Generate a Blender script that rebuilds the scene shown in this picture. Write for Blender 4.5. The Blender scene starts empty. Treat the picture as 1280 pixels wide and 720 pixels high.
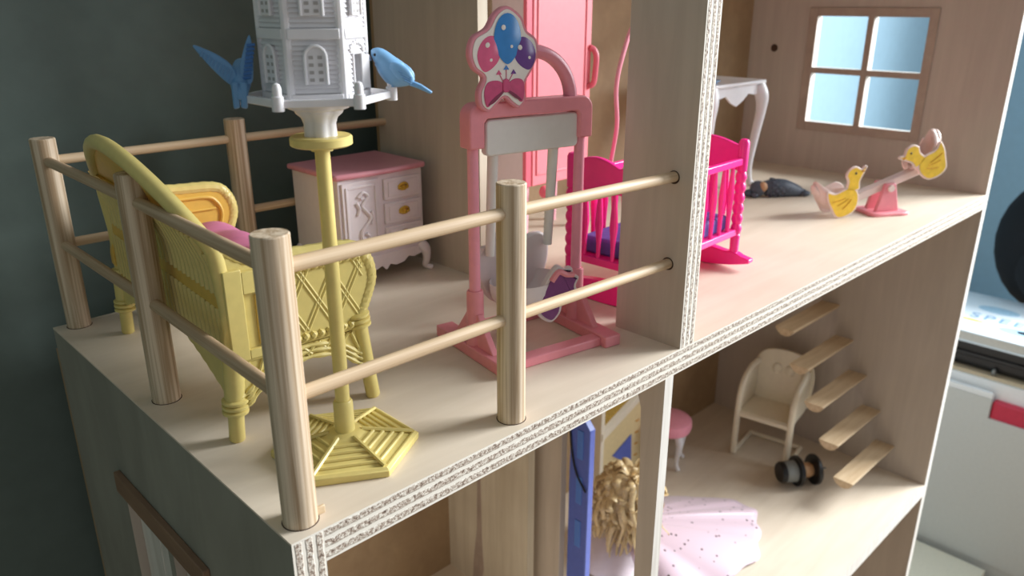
import bpy, bmesh, math, random
from mathutils import Vector, Matrix
random.seed(7)
S = 0.0085            # one working unit is 8.5 mm
PI = math.pi
sc = bpy.context.scene
COL = sc.collection

# ------------------------------------------------------------------ camera
CX, CY, CZ = -15.2821, -31.8933, 26.2585
YAW, PITCH, ROLL, FPX = 0.7734, -0.3493, 0.0004, 983.6
fw = Vector((math.sin(YAW)*math.cos(PITCH), math.cos(YAW)*math.cos(PITCH), math.sin(PITCH)))
rt = Vector((math.cos(YAW), -math.sin(YAW), 0)); up = rt.cross(fw)
r2 = rt*math.cos(ROLL) + up*math.sin(ROLL); u2 = up*math.cos(ROLL) - rt*math.sin(ROLL)
cam = bpy.data.cameras.new('camera'); camo = bpy.data.objects.new('camera', cam); COL.objects.link(camo)
camo.matrix_world = Matrix(((r2.x, u2.x, -fw.x, CX*S), (r2.y, u2.y, -fw.y, CY*S), (r2.z, u2.z, -fw.z, CZ*S), (0, 0, 0, 1)))
cam.sensor_fit = 'HORIZONTAL'; cam.sensor_width = 36; cam.lens = FPX/1280*36
cam.clip_start = 0.01; cam.clip_end = 50
cam.dof.use_dof = True; cam.dof.focus_distance = 0.45; cam.dof.aperture_fstop = 11.7      # a phone's small aperture
sc.camera = camo

# ------------------------------------------------------------------ world, side window daylight, added wall fill, exposure
w = bpy.data.worlds.new('world'); sc.world = w; w.use_nodes = True
bg = w.node_tree.nodes['Background']; bg.inputs[0].default_value = (0.96, 0.97, 1.0, 1); bg.inputs[1].default_value = 0.3
def area(name, loc, target, sx, sy, power, col):
    l = bpy.data.lights.new(name, 'AREA'); l.shape = 'RECTANGLE'; l.size = sx*S; l.size_y = sy*S; l.energy = power; l.color = col
    o = bpy.data.objects.new(name, l); COL.objects.link(o)
    o.location = Vector(loc)*S
    d = Vector(target) - Vector(loc); o.rotation_euler = d.to_track_quat('-Z', 'Y').to_euler()
    return o
area('side_window_daylight', (300, -118, 122), (40, 5, 0), 112, 168, 172, (0.95, 0.98, 1.0))
area('blue_wall_fill', (185, -150, 70), (215, 40, 0), 90, 120, 14, (0.86, 0.94, 1.0))  # unseen fill lamp, added to brighten the pale blue wall
sc.view_settings.view_transform = 'Standard'; sc.view_settings.look = 'None'
sc.view_settings.gamma = 1; sc.view_settings.use_curve_mapping = False; sc.view_settings.exposure = 0.0

# ------------------------------------------------------------------ materials
def lin(c):
    return tuple((x/255/12.92 if x/255 <= 0.04045 else ((x/255+0.055)/1.055)**2.4) for x in c) + (1,)
class NT:
    def __init__(s, name):
        s.m = bpy.data.materials.new(name); s.m.use_nodes = True; s.t = s.m.node_tree
        s.b = s.t.nodes['Principled BSDF']
    def n(s, typ, **kw):
        x = s.t.nodes.new(typ)
        for k, v in kw.items():
            if k.startswith('i_'):
                x.inputs[int(k[2:]) if k[2:].isdigit() else k[2:].replace('_', ' ')].default_value = v
            else: setattr(x, k, v)
        return x
    def l(s, a, ai, b, bi): s.t.links.new(a.outputs[ai], b.inputs[bi])
def ramp(nt, stops):
    r = nt.n('ShaderNodeValToRGB'); e = r.color_ramp.elements
    while len(e) < len(stops): e.new(0.5)
    for k, (p, c) in enumerate(stops): e[k].position = p; e[k].color = c
    return r
MATS = {}
def plastic(name, rgb, rough=0.4, noise=0.05, bump=0.0, trans=0.0, sss=0.0, metal=0.0, nscale=180):
    nt = NT(name); b = nt.b
    tc = nt.n('ShaderNodeTexCoord'); no = nt.n('ShaderNodeTexNoise'); no.inputs['Scale'].default_value = nscale; no.inputs['Detail'].default_value = 4
    nt.l(tc, 'Object', no, 'Vector')
    c = lin(rgb); lo = tuple(x*(1-noise) for x in c[:3])+(1,); hi = tuple(min(1, x*(1+noise)) for x in c[:3])+(1,)
    r = ramp(nt, [(0.3, lo), (0.7, hi)]); nt.l(no, 0, r, 0); nt.l(r, 0, b, 'Base Color')
    b.inputs['Roughness'].default_value = rough; b.inputs['Metallic'].default_value = metal
    b.inputs['Transmission Weight'].default_value = trans
    if sss: b.inputs['Subsurface Weight'].default_value = sss; b.inputs['Subsurface Radius'].default_value = (0.004, 0.003, 0.002); b.inputs['Subsurface Scale'].default_value = 1
    if bump:
        bp = nt.n('ShaderNodeBump'); bp.inputs['Strength'].default_value = bump; bp.inputs['Distance'].default_value = 0.0006
        nt.l(no, 0, bp, 'Height'); nt.l(bp, 0, b, 'Normal')
    MATS[name] = nt.m; return nt.m
def wood(name, c1, c2, scale, rough=0.6, bump=0.15, ringmix=0.0, knots=False, pos=(0.35, 0.68), blotch=0.12):
    """grain: noise stretched by the per-axis frequency 'scale' (per metre)"""
    nt = NT(name); b = nt.b
    tc = nt.n('ShaderNodeTexCoord'); mp = nt.n('ShaderNodeMapping'); mp.inputs['Scale'].default_value = scale
    nt.l(tc, 'Object', mp, 'Vector')
    no = nt.n('ShaderNodeTexNoise'); no.inputs['Scale'].default_value = 1; no.inputs['Detail'].default_value = 6; no.inputs['Roughness'].default_value = 0.62; no.inputs['Distortion'].default_value = 0.6
    nt.l(mp, 0, no, 'Vector')
    r = ramp(nt, [(pos[0], lin(c1)), (pos[1], lin(c2))]); nt.l(no, 0, r, 0)
    big = nt.n('ShaderNodeTexNoise'); big.inputs['Scale'].default_value = 14; big.inputs['Detail'].default_value = 2
    nt.l(tc, 'Object', big, 'Vector')
    br = ramp(nt, [(0.3, (1-blotch, 1-blotch*1.15, 1-blotch*1.25, 1)), (0.7, (1, 1, 1, 1))]); nt.l(big, 0, br, 0)
    mx = nt.n('ShaderNodeMix', data_type='RGBA', blend_type='MULTIPLY'); mx.inputs[0].default_value = 1
    nt.l(r, 0, mx, 6); nt.l(br, 0, mx, 7); last = mx; lo = 2
    if knots:
        vo = nt.n('ShaderNodeTexVoronoi'); vo.inputs['Scale'].default_value = 7.5; vo.inputs['Randomness'].default_value = 1
        nt.l(tc, 'Object', vo, 'Vector')
        kr = ramp(nt, [(0.0, (1, 1, 1, 1)), (0.028, (0, 0, 0, 1))]); nt.l(vo, 'Distance', kr, 0)
        m2 = nt.n('ShaderNodeMix', data_type='RGBA'); nt.l(kr, 0, m2, 0); nt.l(mx, 2, m2, 6); m2.inputs[7].default_value = lin((95, 68, 48)); last = m2
    nt.l(last, lo, b, 'Base Color')
    b.inputs['Roughness'].default_value = rough
    bp = nt.n('ShaderNodeBump'); bp.inputs['Strength'].default_value = bump; bp.inputs['Distance'].default_value = 0.0005
    nt.l(no, 0, bp, 'Height'); nt.l(bp, 0, b, 'Normal')
    MATS[name] = nt.m; return nt.m
def plyedge(name, axis, a, t):
    """raw plywood edge: pale glue lines and chipped cross-grain layers; axis = layer normal, a = start, t = thickness (units)"""
    nt = NT(name); b = nt.b
    tc = nt.n('ShaderNodeTexCoord'); sp = nt.n('ShaderNodeSeparateXYZ'); nt.l(tc, 'Object', sp, 0)
    nz = nt.n('ShaderNodeTexNoise'); nz.inputs['Scale'].default_value = 160; nz.inputs['Detail'].default_value = 3; nt.l(tc, 'Object', nz, 'Vector')
    ma = nt.n('ShaderNodeMath', operation='MULTIPLY_ADD'); nt.l(sp, 'xyz'.index(axis), ma, 0); ma.inputs[1].default_value = 1/(t*S); ma.inputs[2].default_value = -a/t
    wob = nt.n('ShaderNodeMath', operation='MULTIPLY_ADD'); nt.l(nz, 0, wob, 0); wob.inputs[1].default_value = 0.09; wob.inputs[2].default_value = -0.045
    ad = nt.n('ShaderNodeMath', operation='ADD'); nt.l(ma, 0, ad, 0); nt.l(wob, 0, ad, 1)
    W = (1, 1, 1, 1); K = (0, 0, 0, 1)
    band = ramp(nt, [(0.0, K), (0.07, K), (0.11, W), (0.27, W), (0.31, K), (0.40, K), (0.44, W), (0.60, W), (0.64, K), (0.73, K), (0.77, W), (0.92, W), (0.955, K)])
    nt.l(ad, 0, band, 0)
    ch = nt.n('ShaderNodeTexNoise'); ch.inputs['Scale'].default_value = 480; ch.inputs['Detail'].default_value = 5; ch.inputs['Roughness'].default_value = 0.8
    nt.l(tc, 'Object', ch, 'Vector')
    cr = ramp(nt, [(0.38, lin((78, 58, 46))), (0.48, lin((168, 150, 134))), (0.58, lin((232, 226, 214)))]); nt.l(ch, 0, cr, 0)
    mx = nt.n('ShaderNodeMix', data_type='RGBA'); nt.l(band, 0, mx, 0); mx.inputs[6].default_value = lin((229, 224, 212)); nt.l(cr, 0, mx, 7)
    nt.l(mx, 2, b, 'Base Color'); b.inputs['Roughness'].default_value = 0.75
    mul = nt.n('ShaderNodeMath', operation='MULTIPLY'); nt.l(band, 0, mul, 0); nt.l(ch, 0, mul, 1)
    bp = nt.n('ShaderNodeBump'); bp.inputs['Strength'].default_value = 0.55; bp.inputs['Distance'].default_value = 0.0015
    nt.l(mul, 0, bp, 'Height'); nt.l(bp, 0, b, 'Normal')
    MATS[name] = nt.m; return nt.m

M_GREEN = plastic('dark_green_paint', (94, 108, 102), 0.75, 0.06, 0.05, nscale=60)
M_BLUE = plastic('pale_blue_paint', (138, 170, 188), 0.8, 0.03, 0.05, nscale=60)
M_FLOOR = wood('laminate_floor', (150, 128, 104), (178, 156, 130), (8, 90, 90), 0.5)
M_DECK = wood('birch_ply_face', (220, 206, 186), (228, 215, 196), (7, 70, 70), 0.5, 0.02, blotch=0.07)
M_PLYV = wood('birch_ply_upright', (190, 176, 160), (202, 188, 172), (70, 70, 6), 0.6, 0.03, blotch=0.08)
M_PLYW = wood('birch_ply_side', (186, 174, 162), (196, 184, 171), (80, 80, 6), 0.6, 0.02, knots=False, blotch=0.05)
M_OUT = wood('shade_grey_ply', (140, 138, 126), (156, 154, 141), (60, 22, 6), 0.7, 0.04)  # bare ply in shade; the shade is mixed into this grey
M_MDF = wood('brown_hardboard', (162, 134, 100), (174, 146, 110), (40, 40, 40), 0.65, 0.04, blotch=0.16)
M_PINE = wood('pale_pine_panel', (206, 194, 170), (222, 212, 190), (90, 90, 5), 0.6, 0.06)
M_DOWEL = wood('pine_dowel_upright', (176, 150, 118), (226, 208, 182), (330, 330, 5), 0.6, 0.3, pos=(0.4, 0.6))
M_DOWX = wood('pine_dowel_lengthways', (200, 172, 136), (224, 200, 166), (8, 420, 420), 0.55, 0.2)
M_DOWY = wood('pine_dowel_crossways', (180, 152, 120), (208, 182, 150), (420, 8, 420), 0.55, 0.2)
M_TREAD = wood('pine_stair_tread', (200, 174, 138), (226, 204, 170), (9, 160, 160), 0.55, 0.1)
M_BOARD = wood('lit_pale_board', (206, 200, 190), (232, 228, 220), (60, 60, 5), 0.55, 0.06, knots=False)  # pale wood, lightened further for the light on it
M_TRIM = wood('window_trim_wood', (172, 154, 140), (184, 166, 151), (60, 60, 60), 0.6, 0.05)
M_TRIMD = wood('dark_window_trim_wood', (128, 100, 78), (150, 120, 94), (40, 12, 90), 0.6, 0.1)
M_EDGEZ = plyedge('ply_edge_level', 'z', -2.1, 2.1)
M_EDGEX = plyedge('ply_edge_left_wall', 'x', 0, 1.9)
M_EDGEP = plyedge('ply_edge_partition', 'x', 34.72, 1.9)
M_EDGEL = plyedge('ply_edge_shelf', 'z', -51.3, 2.2)
M_WHITEEDGE = wood('lit_white_edge', (214, 210, 202), (238, 236, 230), (200, 200, 12), 0.6, 0.2)  # cut edges; the light catching them is painted into the white
M_HOLE = plastic('drilled_hole', (70, 48, 34), 0.9)
M_YEL = plastic('yellow_plastic', (218, 200, 124), 0.38, 0.04, sss=0.08)
M_YELD = plastic('shaded_yellow_plastic', (224, 184, 86), 0.42, 0.05, sss=0.08)  # same yellow plastic, deepened for shade on back, far arm and insets
M_PINKC = plastic('pink_cushion', (206, 122, 156), 0.5, 0.04)
M_WHITE = plastic('white_plastic', (226, 224, 226), 0.32, 0.02, sss=0.1)
M_BIRD = plastic('blue_bird_plastic', (122, 172, 214), 0.38, 0.05)
M_BIRDD = plastic('dark_blue_feathers', (52, 108, 172), 0.4, 0.1)
M_BIRDM2 = plastic('feather_blue', (104, 152, 198), 0.4, 0.05)
M_TITLE = plastic('book_title_blue', (104, 152, 190), 0.4, 0.05)
M_BLACK = plastic('black_plastic', (18, 18, 20), 0.35, 0.1)
M_FABK = plastic('black_fabric', (14, 14, 16), 0.95, 0.1)
M_PINK = plastic('dusty_pink_plastic', (232, 146, 156), 0.36, 0.03, sss=0.08)
M_PINKL = plastic('soft_pink_plastic', (238, 156, 174), 0.36, 0.03, sss=0.08)
M_PINKF = plastic('sign_pink_rim', (222, 142, 154), 0.36, 0.03)
M_HOT = plastic('hot_pink_plastic', (248, 44, 146), 0.3, 0.03, sss=0.1)
M_PALEPINK = plastic('pale_pink_plastic', (238, 178, 190), 0.4, 0.03)
M_WARD = plastic('wardrobe_pink', (244, 140, 150), 0.4, 0.03)
M_WARDD = plastic('wardrobe_pink_edge', (222, 104, 122), 0.4, 0.03)
M_MAUVE = plastic('pale_mauve_plastic', (218, 204, 208), 0.45, 0.02)
M_DRESS = plastic('dresser_white', (232, 222, 222), 0.38, 0.02, sss=0.08)
M_DTOP = plastic('dresser_pink_top', (222, 150, 160), 0.34, 0.03)
M_GOLD = plastic('gold_pull', (206, 168, 62), 0.28, 0.08, metal=0.6)
M_GREYW = plastic('greyish_white_plastic', (228, 226, 222), 0.4, 0.02)
M_SIGNW = plastic('sign_white_print', (232, 224, 216), 0.4, 0.02)
M_BBLUE = plastic('balloon_blue', (58, 134, 204), 0.2, 0.06)
M_BPINK = plastic('balloon_pink', (222, 98, 138), 0.2, 0.06)
M_BPURP = plastic('balloon_purple', (108, 66, 142), 0.2, 0.06)
M_BOW = plastic('bow_rose', (200, 72, 118), 0.35, 0.1)
M_BOWD = plastic('bow_shade_print', (126, 34, 70), 0.4, 0.1)
M_PURP = plastic('plum_purple_plastic', (118, 58, 116), 0.25, 0.1)
M_MATT = plastic('indigo_mattress', (96, 86, 168), 0.6, 0.15)
M_CREAM = plastic('cream_plastic', (236, 226, 204), 0.4, 0.03, sss=0.1)
M_SHELL = plastic('pinkish_white_plastic', (232, 212, 204), 0.4, 0.03, sss=0.1)
M_DUCK = plastic('duck_yellow_print', (240, 200, 62), 0.4, 0.1)
M_DUCKD = plastic('duck_orange_print', (206, 146, 48), 0.4, 0.1)
M_DKGREY = plastic('blue_grey_rubber', (74, 84, 98), 0.5, 0.25, nscale=500)
M_SKIN = plastic('doll_skin', (226, 176, 142), 0.4, 0.04, sss=0.15)
M_TAN = plastic('tan_plastic', (190, 148, 108), 0.45, 0.05)
M_HUB = plastic('grey_hub_plastic', (128, 132, 130), 0.35, 0.05)
M_STEEL = plastic('steel_pin', (130, 128, 122), 0.3, 0.05, metal=0.8)
M_HAIR = plastic('blond_hair', (216, 190, 142), 0.36, 0.3, nscale=900)
M_SATIN = plastic('pale_satin', (226, 212, 220), 0.3, 0.03)
M_DOORB = plastic('periwinkle_blue_plastic', (88, 106, 188), 0.35, 0.04)
M_SLOT = plastic('brighter_blue_inset', (84, 128, 210), 0.3, 0.04)
M_CASTLE = plastic('cream_toy_house', (226, 206, 156), 0.5, 0.04)
M_STRAW = plastic('straw_yellow_roof', (196, 160, 62), 0.6, 0.25, nscale=600)
M_CAB = plastic('cabinet_white_grey', (204, 206, 202), 0.4, 0.02)
M_CABE = plastic('cabinet_white_edge', (240, 242, 242), 0.4, 0.02)
M_CABW = plastic('cabinet_pale_wood', (206, 188, 158), 0.5, 0.05)
M_RED = plastic('crimson_plastic', (200, 36, 70), 0.3, 0.06)
M_BOOK = plastic('book_cover_white', (226, 236, 242), 0.35, 0.02)
M_PRINTB = plastic('book_print_blue', (166, 200, 220), 0.4, 0.1)
M_PRINTY = plastic('book_print_yellow', (226, 186, 60), 0.4, 0.1)
M_PRINTR = plastic('book_print_red', (210, 96, 80), 0.4, 0.1)
M_PAPER = plastic('book_pages', (206, 204, 196), 0.7, 0.05)
M_BOXC = plastic('cream_board', (226, 220, 200), 0.6, 0.03)
M_DISH = plastic('pale_blue_dish', (150, 184, 216), 0.25, 0.05)
# glittery translucent dress
def dress_mat():
    nt = NT('pink_glitter_tulle'); b = nt.b
    tc = nt.n('ShaderNodeTexCoord'); vo = nt.n('ShaderNodeTexVoronoi'); vo.inputs['Scale'].default_value = 95; nt.l(tc, 'Object', vo, 'Vector')
    r = ramp(nt, [(0.0, (1, 1, 1, 1)), (0.13, (1, 1, 1, 1)), (0.16, (0, 0, 0, 1))]); nt.l(vo, 'Distance', r, 0)
    mx = nt.n('ShaderNodeMix', data_type='RGBA'); nt.l(r, 0, mx, 0); mx.inputs[6].default_value = lin((216, 192, 204)); mx.inputs[7].default_value = lin((120, 104, 112))
    nt.l(mx, 2, b, 'Base Color'); nt.l(r, 0, b, 'Metallic'); b.inputs['Roughness'].default_value = 0.28
    b.inputs['Sheen Weight'].default_value = 0.3
    MATS['tulle'] = nt.m; return nt.m
M_TULLE = dress_mat()

# ------------------------------------------------------------------ mesh helpers (all in units)
class MB:
    def __init__(s): s.v = []; s.f = []; s.mi = []; s.M = Matrix.Identity(4); s.k = 0
    def add(s, vs, fs, k=None):
        o = len(s.v); s.v += [tuple((s.M @ Vector(p))*S) for p in vs]
        flip = s.M.determinant() < 0
        for f in fs:
            g = [i+o for i in f]; s.f.append(g[::-1] if flip else g); s.mi.append(s.k if k is None else k)
        return s
    def box(s, x0, x1, y0, y1, z0, z1, k=None):
        v = [(x0, y0, z0), (x1, y0, z0), (x1, y1, z0), (x0, y1, z0), (x0, y0, z1), (x1, y0, z1), (x1, y1, z1), (x0, y1, z1)]
        return s.add(v, [(3, 2, 1, 0), (4, 5, 6, 7), (0, 1, 5, 4), (1, 2, 6, 5), (2, 3, 7, 6), (3, 0, 4, 7)], k)
    def edgebox(s, x0, x1, y0, y1, z0, z1, kmap):
        """box with face materials: kmap keys '-x','+x','-y','+y','-z','+z' """
        v = [(x0, y0, z0), (x1, y0, z0), (x1, y1, z0), (x0, y1, z0), (x0, y0, z1), (x1, y0, z1), (x1, y1, z1), (x0, y1, z1)]
        for key, f in zip(('-z', '+z', '-y', '+x', '+y', '-x'), [(3, 2, 1, 0), (4, 5, 6, 7), (0, 1, 5, 4), (1, 2, 6, 5), (2, 3, 7, 6), (3, 0, 4, 7)]):
            s.add([v[i] for i in f], [(0, 1, 2, 3)], kmap.get(key, 0))
        return s
    def prism(s, poly, plane, a, b, k=None):
        """extrude 2-D polygon; plane 'xy','xz','yz' """
        area_ = sum(poly[i][0]*poly[(i+1) % len(poly)][1]-poly[(i+1) % len(poly)][0]*poly[i][1] for i in range(len(poly)))
        if area_ < 0: poly = poly[::-1]
        n = len(poly)
        def P(p, t): return {'xy': (p[0], p[1], t), 'xz': (p[0], t, p[1]), 'yz': (t, p[0], p[1])}[plane]
        if plane == 'xz': a, b = b, a
        lo, hi = min(a, b), max(a, b)
        if plane == 'xz': lo, hi = hi, lo
        v = [P(p, lo) for p in poly]+[P(p, hi) for p in poly]
        f = [tuple(range(n))[::-1], tuple(range(n, 2*n))]+[(i, (i+1) % n, n+(i+1) % n, n+i) for i in range(n)]
        return s.add(v, f, k)
    def tube(s, pts, r, n=10, cap=True, k=None, flat=None):
        pts = [Vector(p) for p in pts]; m = len(pts)
        if not isinstance(r, (list, tuple)): r = [r]*m
        v = []; f = []; prev = None
        for i, p in enumerate(pts):
            t = (pts[min(i+1, m-1)]-pts[max(i-1, 0)])
            if t.length < 1e-9: t = Vector((0, 0, 1))
            t.normalize()
            if prev is None:
                a = Vector((0, 0, 1)) if abs(t.z) < 0.9 else Vector((1, 0, 0)); u = t.cross(a).normalized()
            else:
                u = prev-t*prev.dot(t); u.normalize()
            prev = u; wv = t.cross(u)
            for j in range(n):
                an = 2*PI*j/n; v.append(tuple(p+(u*math.cos(an)+wv*math.sin(an)*(flat or 1))*r[i]))
        for i in range(m-1):
            for j in range(n):
                f.append((i*n+j, i*n+(j+1) % n, (i+1)*n+(j+1) % n, (i+1)*n+j))
        if cap: f.append(tuple(range(n))[::-1]); f.append(tuple(range((m-1)*n, m*n)))
        return s.add(v, f, k)
    def lathe(s, prof, c=(0, 0), n=24, k=None, ang0=0, axis='z'):
        """prof: list of (r, z)"""
        v = []; f = []; m = len(prof)
        for (r, z) in prof:
            for j in range(n):
                a = ang0+2*PI*j/n; x = r*math.cos(a); y = r*math.sin(a)
                v.append((c[0]+x, c[1]+y, z))
        for i in range(m-1):
            for j in range(n): f.append((i*n+j, i*n+(j+1) % n, (i+1)*n+(j+1) % n, (i+1)*n+j))
        f.append(tuple(range(n))[::-1]); f.append(tuple(range((m-1)*n, m*n)))
        return s.add(v, f, k)
    def ell(s, c, r, n=16, m=10, k=None, rot=None):
        v = []; f = []
        R = rot.to_matrix() if rot is not None else Matrix.Identity(3)
        def T(p): return tuple(R @ Vector((p[0]*r[0], p[1]*r[1], p[2]*r[2]))+Vector(c))
        v.append(T((0, 0, -1)))
        for i in range(1, m):
            th = -PI/2+PI*i/m
            for j in range(n): a = 2*PI*j/n; v.append(T((math.cos(th)*math.cos(a), math.cos(th)*math.sin(a), math.sin(th))))
        v.append(T((0, 0, 1))); top = len(v)-1
        for j in range(n): f.append((0, 1+(j+1) % n, 1+j)); f.append((top, top-n+j, top-n+(j+1) % n))
        for i in range(m-2):
            for j in range(n): f.append((1+i*n+j, 1+i*n+(j+1) % n, 1+(i+1)*n+(j+1) % n, 1+(i+1)*n+j))
        return s.add(v, f, k)
    def grid(s, fn, nu, nv, thick=None, k=None, closeu=False):
        """surface fn(u,v)->point ; thick = function(u,v)->offset point makes it a closed shell"""
        P = [[fn(i/nu, j/nv) for j in range(nv+1)] for i in range(nu+1)]
        v = [tuple(p) for row in P for p in row]; W = nv+1
        f = [(i*W+j, (i+1)*W+j, (i+1)*W+j+1, i*W+j+1) for i in range(nu) for j in range(nv)]
        if thick:
            o = len(v); v += [tuple(thick(i/nu, j/nv)) for i in range(nu+1) for j in range(nv+1)]
            f += [tuple(x+o for x in q[::-1]) for q in f]
            ring = [(i, 0) for i in range(nu)]+[(nu, j) for j in range(nv)]+[(i, nv) for i in range(nu, 0, -1)]+[(0, j) for j in range(nv, 0, -1)]
            idx = [i*W+j for i, j in ring]; n = len(idx)
            f += [(idx[a], o+idx[a], o+idx[(a+1) % n], idx[(a+1) % n]) for a in range(n)]
        return s.add(v, f, k)
    def plate(s, us, vs, hole, plane, a, b, k=None, kedge=None):
        """board with rectangular holes: cells of the us x vs grid for which hole(i,j) is False; faces only where they show"""
        def P(u, v, t): return {'xy': (u, v, t), 'xz': (u, t, v), 'yz': (t, u, v)}[plane]
        ke = k if kedge is None else kedge
        solid = lambda i, j: 0 <= i < len(us)-1 and 0 <= j < len(vs)-1 and not hole(i, j)
        for i in range(len(us)-1):
            for j in range(len(vs)-1):
                if not solid(i, j): continue
                u0, u1, v0, v1 = us[i], us[i+1], vs[j], vs[j+1]
                for t in (a, b): s.add([P(u0, v0, t), P(u1, v0, t), P(u1, v1, t), P(u0, v1, t)], [(0, 1, 2, 3)], k)
                for (ii, jj, p, q) in ((i-1, j, (u0, v0), (u0, v1)), (i+1, j, (u1, v0), (u1, v1)), (i, j-1, (u0, v0), (u1, v0)), (i, j+1, (u0, v1), (u1, v1))):
                    if not solid(ii, jj): s.add([P(*p, a), P(*q, a), P(*q, b), P(*p, b)], [(0, 1, 2, 3)], ke)
        return s
    def build(s, name, mats, parent=None, bevel=0, smooth=35, seg=2, weld=False, subd=0):
        me = bpy.data.meshes.new(name); me.from_pydata(s.v, [], s.f)
        if not isinstance(mats, (list, tuple)): mats = [mats]
        for m in mats: me.materials.append(m)
        me.polygons.foreach_set('material_index', s.mi)
        bm = bmesh.new(); bm.from_mesh(me)
        if weld: bmesh.ops.remove_doubles(bm, verts=bm.verts, dist=1e-6)
        bmesh.ops.recalc_face_normals(bm, faces=bm.faces); bm.to_mesh(me); bm.free()
        me.shade_smooth(); me.set_sharp_from_angle(angle=math.radians(smooth)); me.update()
        o = bpy.data.objects.new(name, me); COL.objects.link(o)
        if parent: o.parent = parent
        if bevel:
            b = o.modifiers.new('bevel', 'BEVEL'); b.width = bevel*S; b.segments = seg; b.limit_method = 'ANGLE'; b.angle_limit = math.radians(40)
        if subd:
            d = o.modifiers.new('sub', 'SUBSURF'); d.levels = subd; d.render_levels = subd
        return o
def tag(o, label=None, cat=None, group=None, kind=None):
    if label: o['label'] = label
    if cat: o['category'] = cat
    if group: o['group'] = group
    if kind: o['kind'] = kind
    return o
def thing(name, label, cat, loc=(0, 0, 0), rz=0, group=None, rot=None):
    o = bpy.data.objects.new(name, None); COL.objects.link(o); o.empty_display_size = 0.01
    o.location = Vector(loc)*S; o.rotation_euler = rot if rot else (0, 0, math.radians(rz))
    return tag(o, label, cat, group)
def T(x=0, y=0, z=0): return Matrix.Translation((x, y, z))
def R(a, ax): return Matrix.Rotation(math.radians(a), 4, ax)
def bez(pts, n=8):
    """Catmull-Rom through pts"""
    pts = [Vector(p) for p in pts]; out = []
    q = [pts[0]*2-pts[1]]+pts+[pts[-1]*2-pts[-2]]
    for i in range(1, len(q)-2):
        for j in range(n):
            t = j/n; a, b, c, d = q[i-1], q[i], q[i+1], q[i+2]
            out.append(0.5*((2*b)+(c-a)*t+(2*a-5*b+4*c-d)*t*t+(3*b-a-3*c+d)*t**3))
    out.append(pts[-1]); return out
def closed(pts, n=5):
    """closed smooth 2-D outline"""
    P = [Vector((p[0], p[1], 0)) for p in pts]; m = len(P); out = []
    for i in range(m):
        a, b, c, d = P[i-1], P[i], P[(i+1) % m], P[(i+2) % m]
        for j in range(n):
            t = j/n; v = 0.5*((2*b)+(c-a)*t+(2*a-5*b+4*c-d)*t*t+(3*b-a-3*c+d)*t**3); out.append((v.x, v.y))
    return out
def shrink(poly, d):
    """inset a closed outline by d along its normals"""
    A = sum(poly[i][0]*poly[(i+1) % len(poly)][1]-poly[(i+1) % len(poly)][0]*poly[i][1] for i in range(len(poly)))
    sg = 1 if A > 0 else -1; out = []
    for i in range(len(poly)):
        a, b, c = poly[i-1], poly[i], poly[(i+1) % len(poly)]
        tx, ty = c[0]-a[0], c[1]-a[1]; L = math.hypot(tx, ty) or 1
        out.append((b[0]-sg*ty/L*d, b[1]+sg*tx/L*d))
    return out

# ================================================================== the room
def struct(name, mb, mat): return tag(mb.build(name, mat), kind='structure')
ZF = -100
struct('floor', MB().box(-110, 236, -260, 58, ZF-3, ZF), M_FLOOR)
struct('wall_back', MB().box(-110, 113.5, 46, 58, ZF, 190), M_GREEN)
struct('wall_back_right', MB().box(113.5, 236, 46, 58, ZF, 190), M_BLUE)
struct('wall_left', MB().box(-122, -110, -60, 58, ZF, 190), M_GREEN)
struct('wall_right', MB().box(224, 236, -20, 46, ZF, 190), M_BLUE)

# ================================================================== the dollhouse
XD, XR, D = 34.72, 111.5, 40.0
house = thing('dollhouse', 'large open-fronted plywood dollhouse with a railed balcony, filling the whole photo', 'dollhouse', (0, 0, 0))
# balcony deck and upper floor in one board, thin veneer lapping over the left wall
mb = MB()
mb.prism([(0, 0), (XR, 0), (XR, -2.1), (1.9, -2.1), (1.9, -0.14), (0, -0.14)], 'xz', 0, D, 0)
deck = mb.build('upper_floor', [M_DECK, M_EDGEZ], house)
for p in deck.data.polygons:
    if abs(p.normal.y) > 0.9: p.material_index = 1
# left outer wall with a window
ys = [0, 13.6, 19.0, 20.0, 28.0, D]; zs = [ZF, -33, -22.3, -21.3, -10.5, -0.14]
mb = MB(); mb.plate(ys, zs, lambda i, j: i in (1, 3) and j in (1, 3), 'yz', 0, 1.9, 0)
lw = mb.build('outer_wall', [M_OUT, M_EDGEX, M_PLYW], house, weld=True)
for p in lw.data.polygons:
    if abs(p.normal.y) > 0.9 and p.center.y < 0.01: p.material_index = 1
    elif p.normal.x > 0.9: p.material_index = 2
    elif abs(p.normal.x) < 0.5 and p.center.y > 0.01: p.material_index = 2
fr = MB()
fr.box(-0.5, 0, 12.1, 28.4, -10.5, -8.7).build('window_frame', M_TRIMD, lw, bevel=0.08)
MB().box(-0.5, 0, 12.3, 13.6, -34.4, -10.5).build('window_frame', M_TRIMD, lw, bevel=0.08)
MB().box(-0.5, 0, 13.6, 28.0, -34.4, -33).build('window_frame', M_TRIMD, lw, bevel=0.08)
# pale boards in that window's opening, light on them put into the colour
for k, (a, b) in enumerate(((13.65, 18.95), (20.05, 23.9), (24.05, 27.95))):
    MB().box(0.7, 1.15, a, b, -32.9, -10.6).build('window_board', M_BOARD, house, bevel=0.05)
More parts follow.
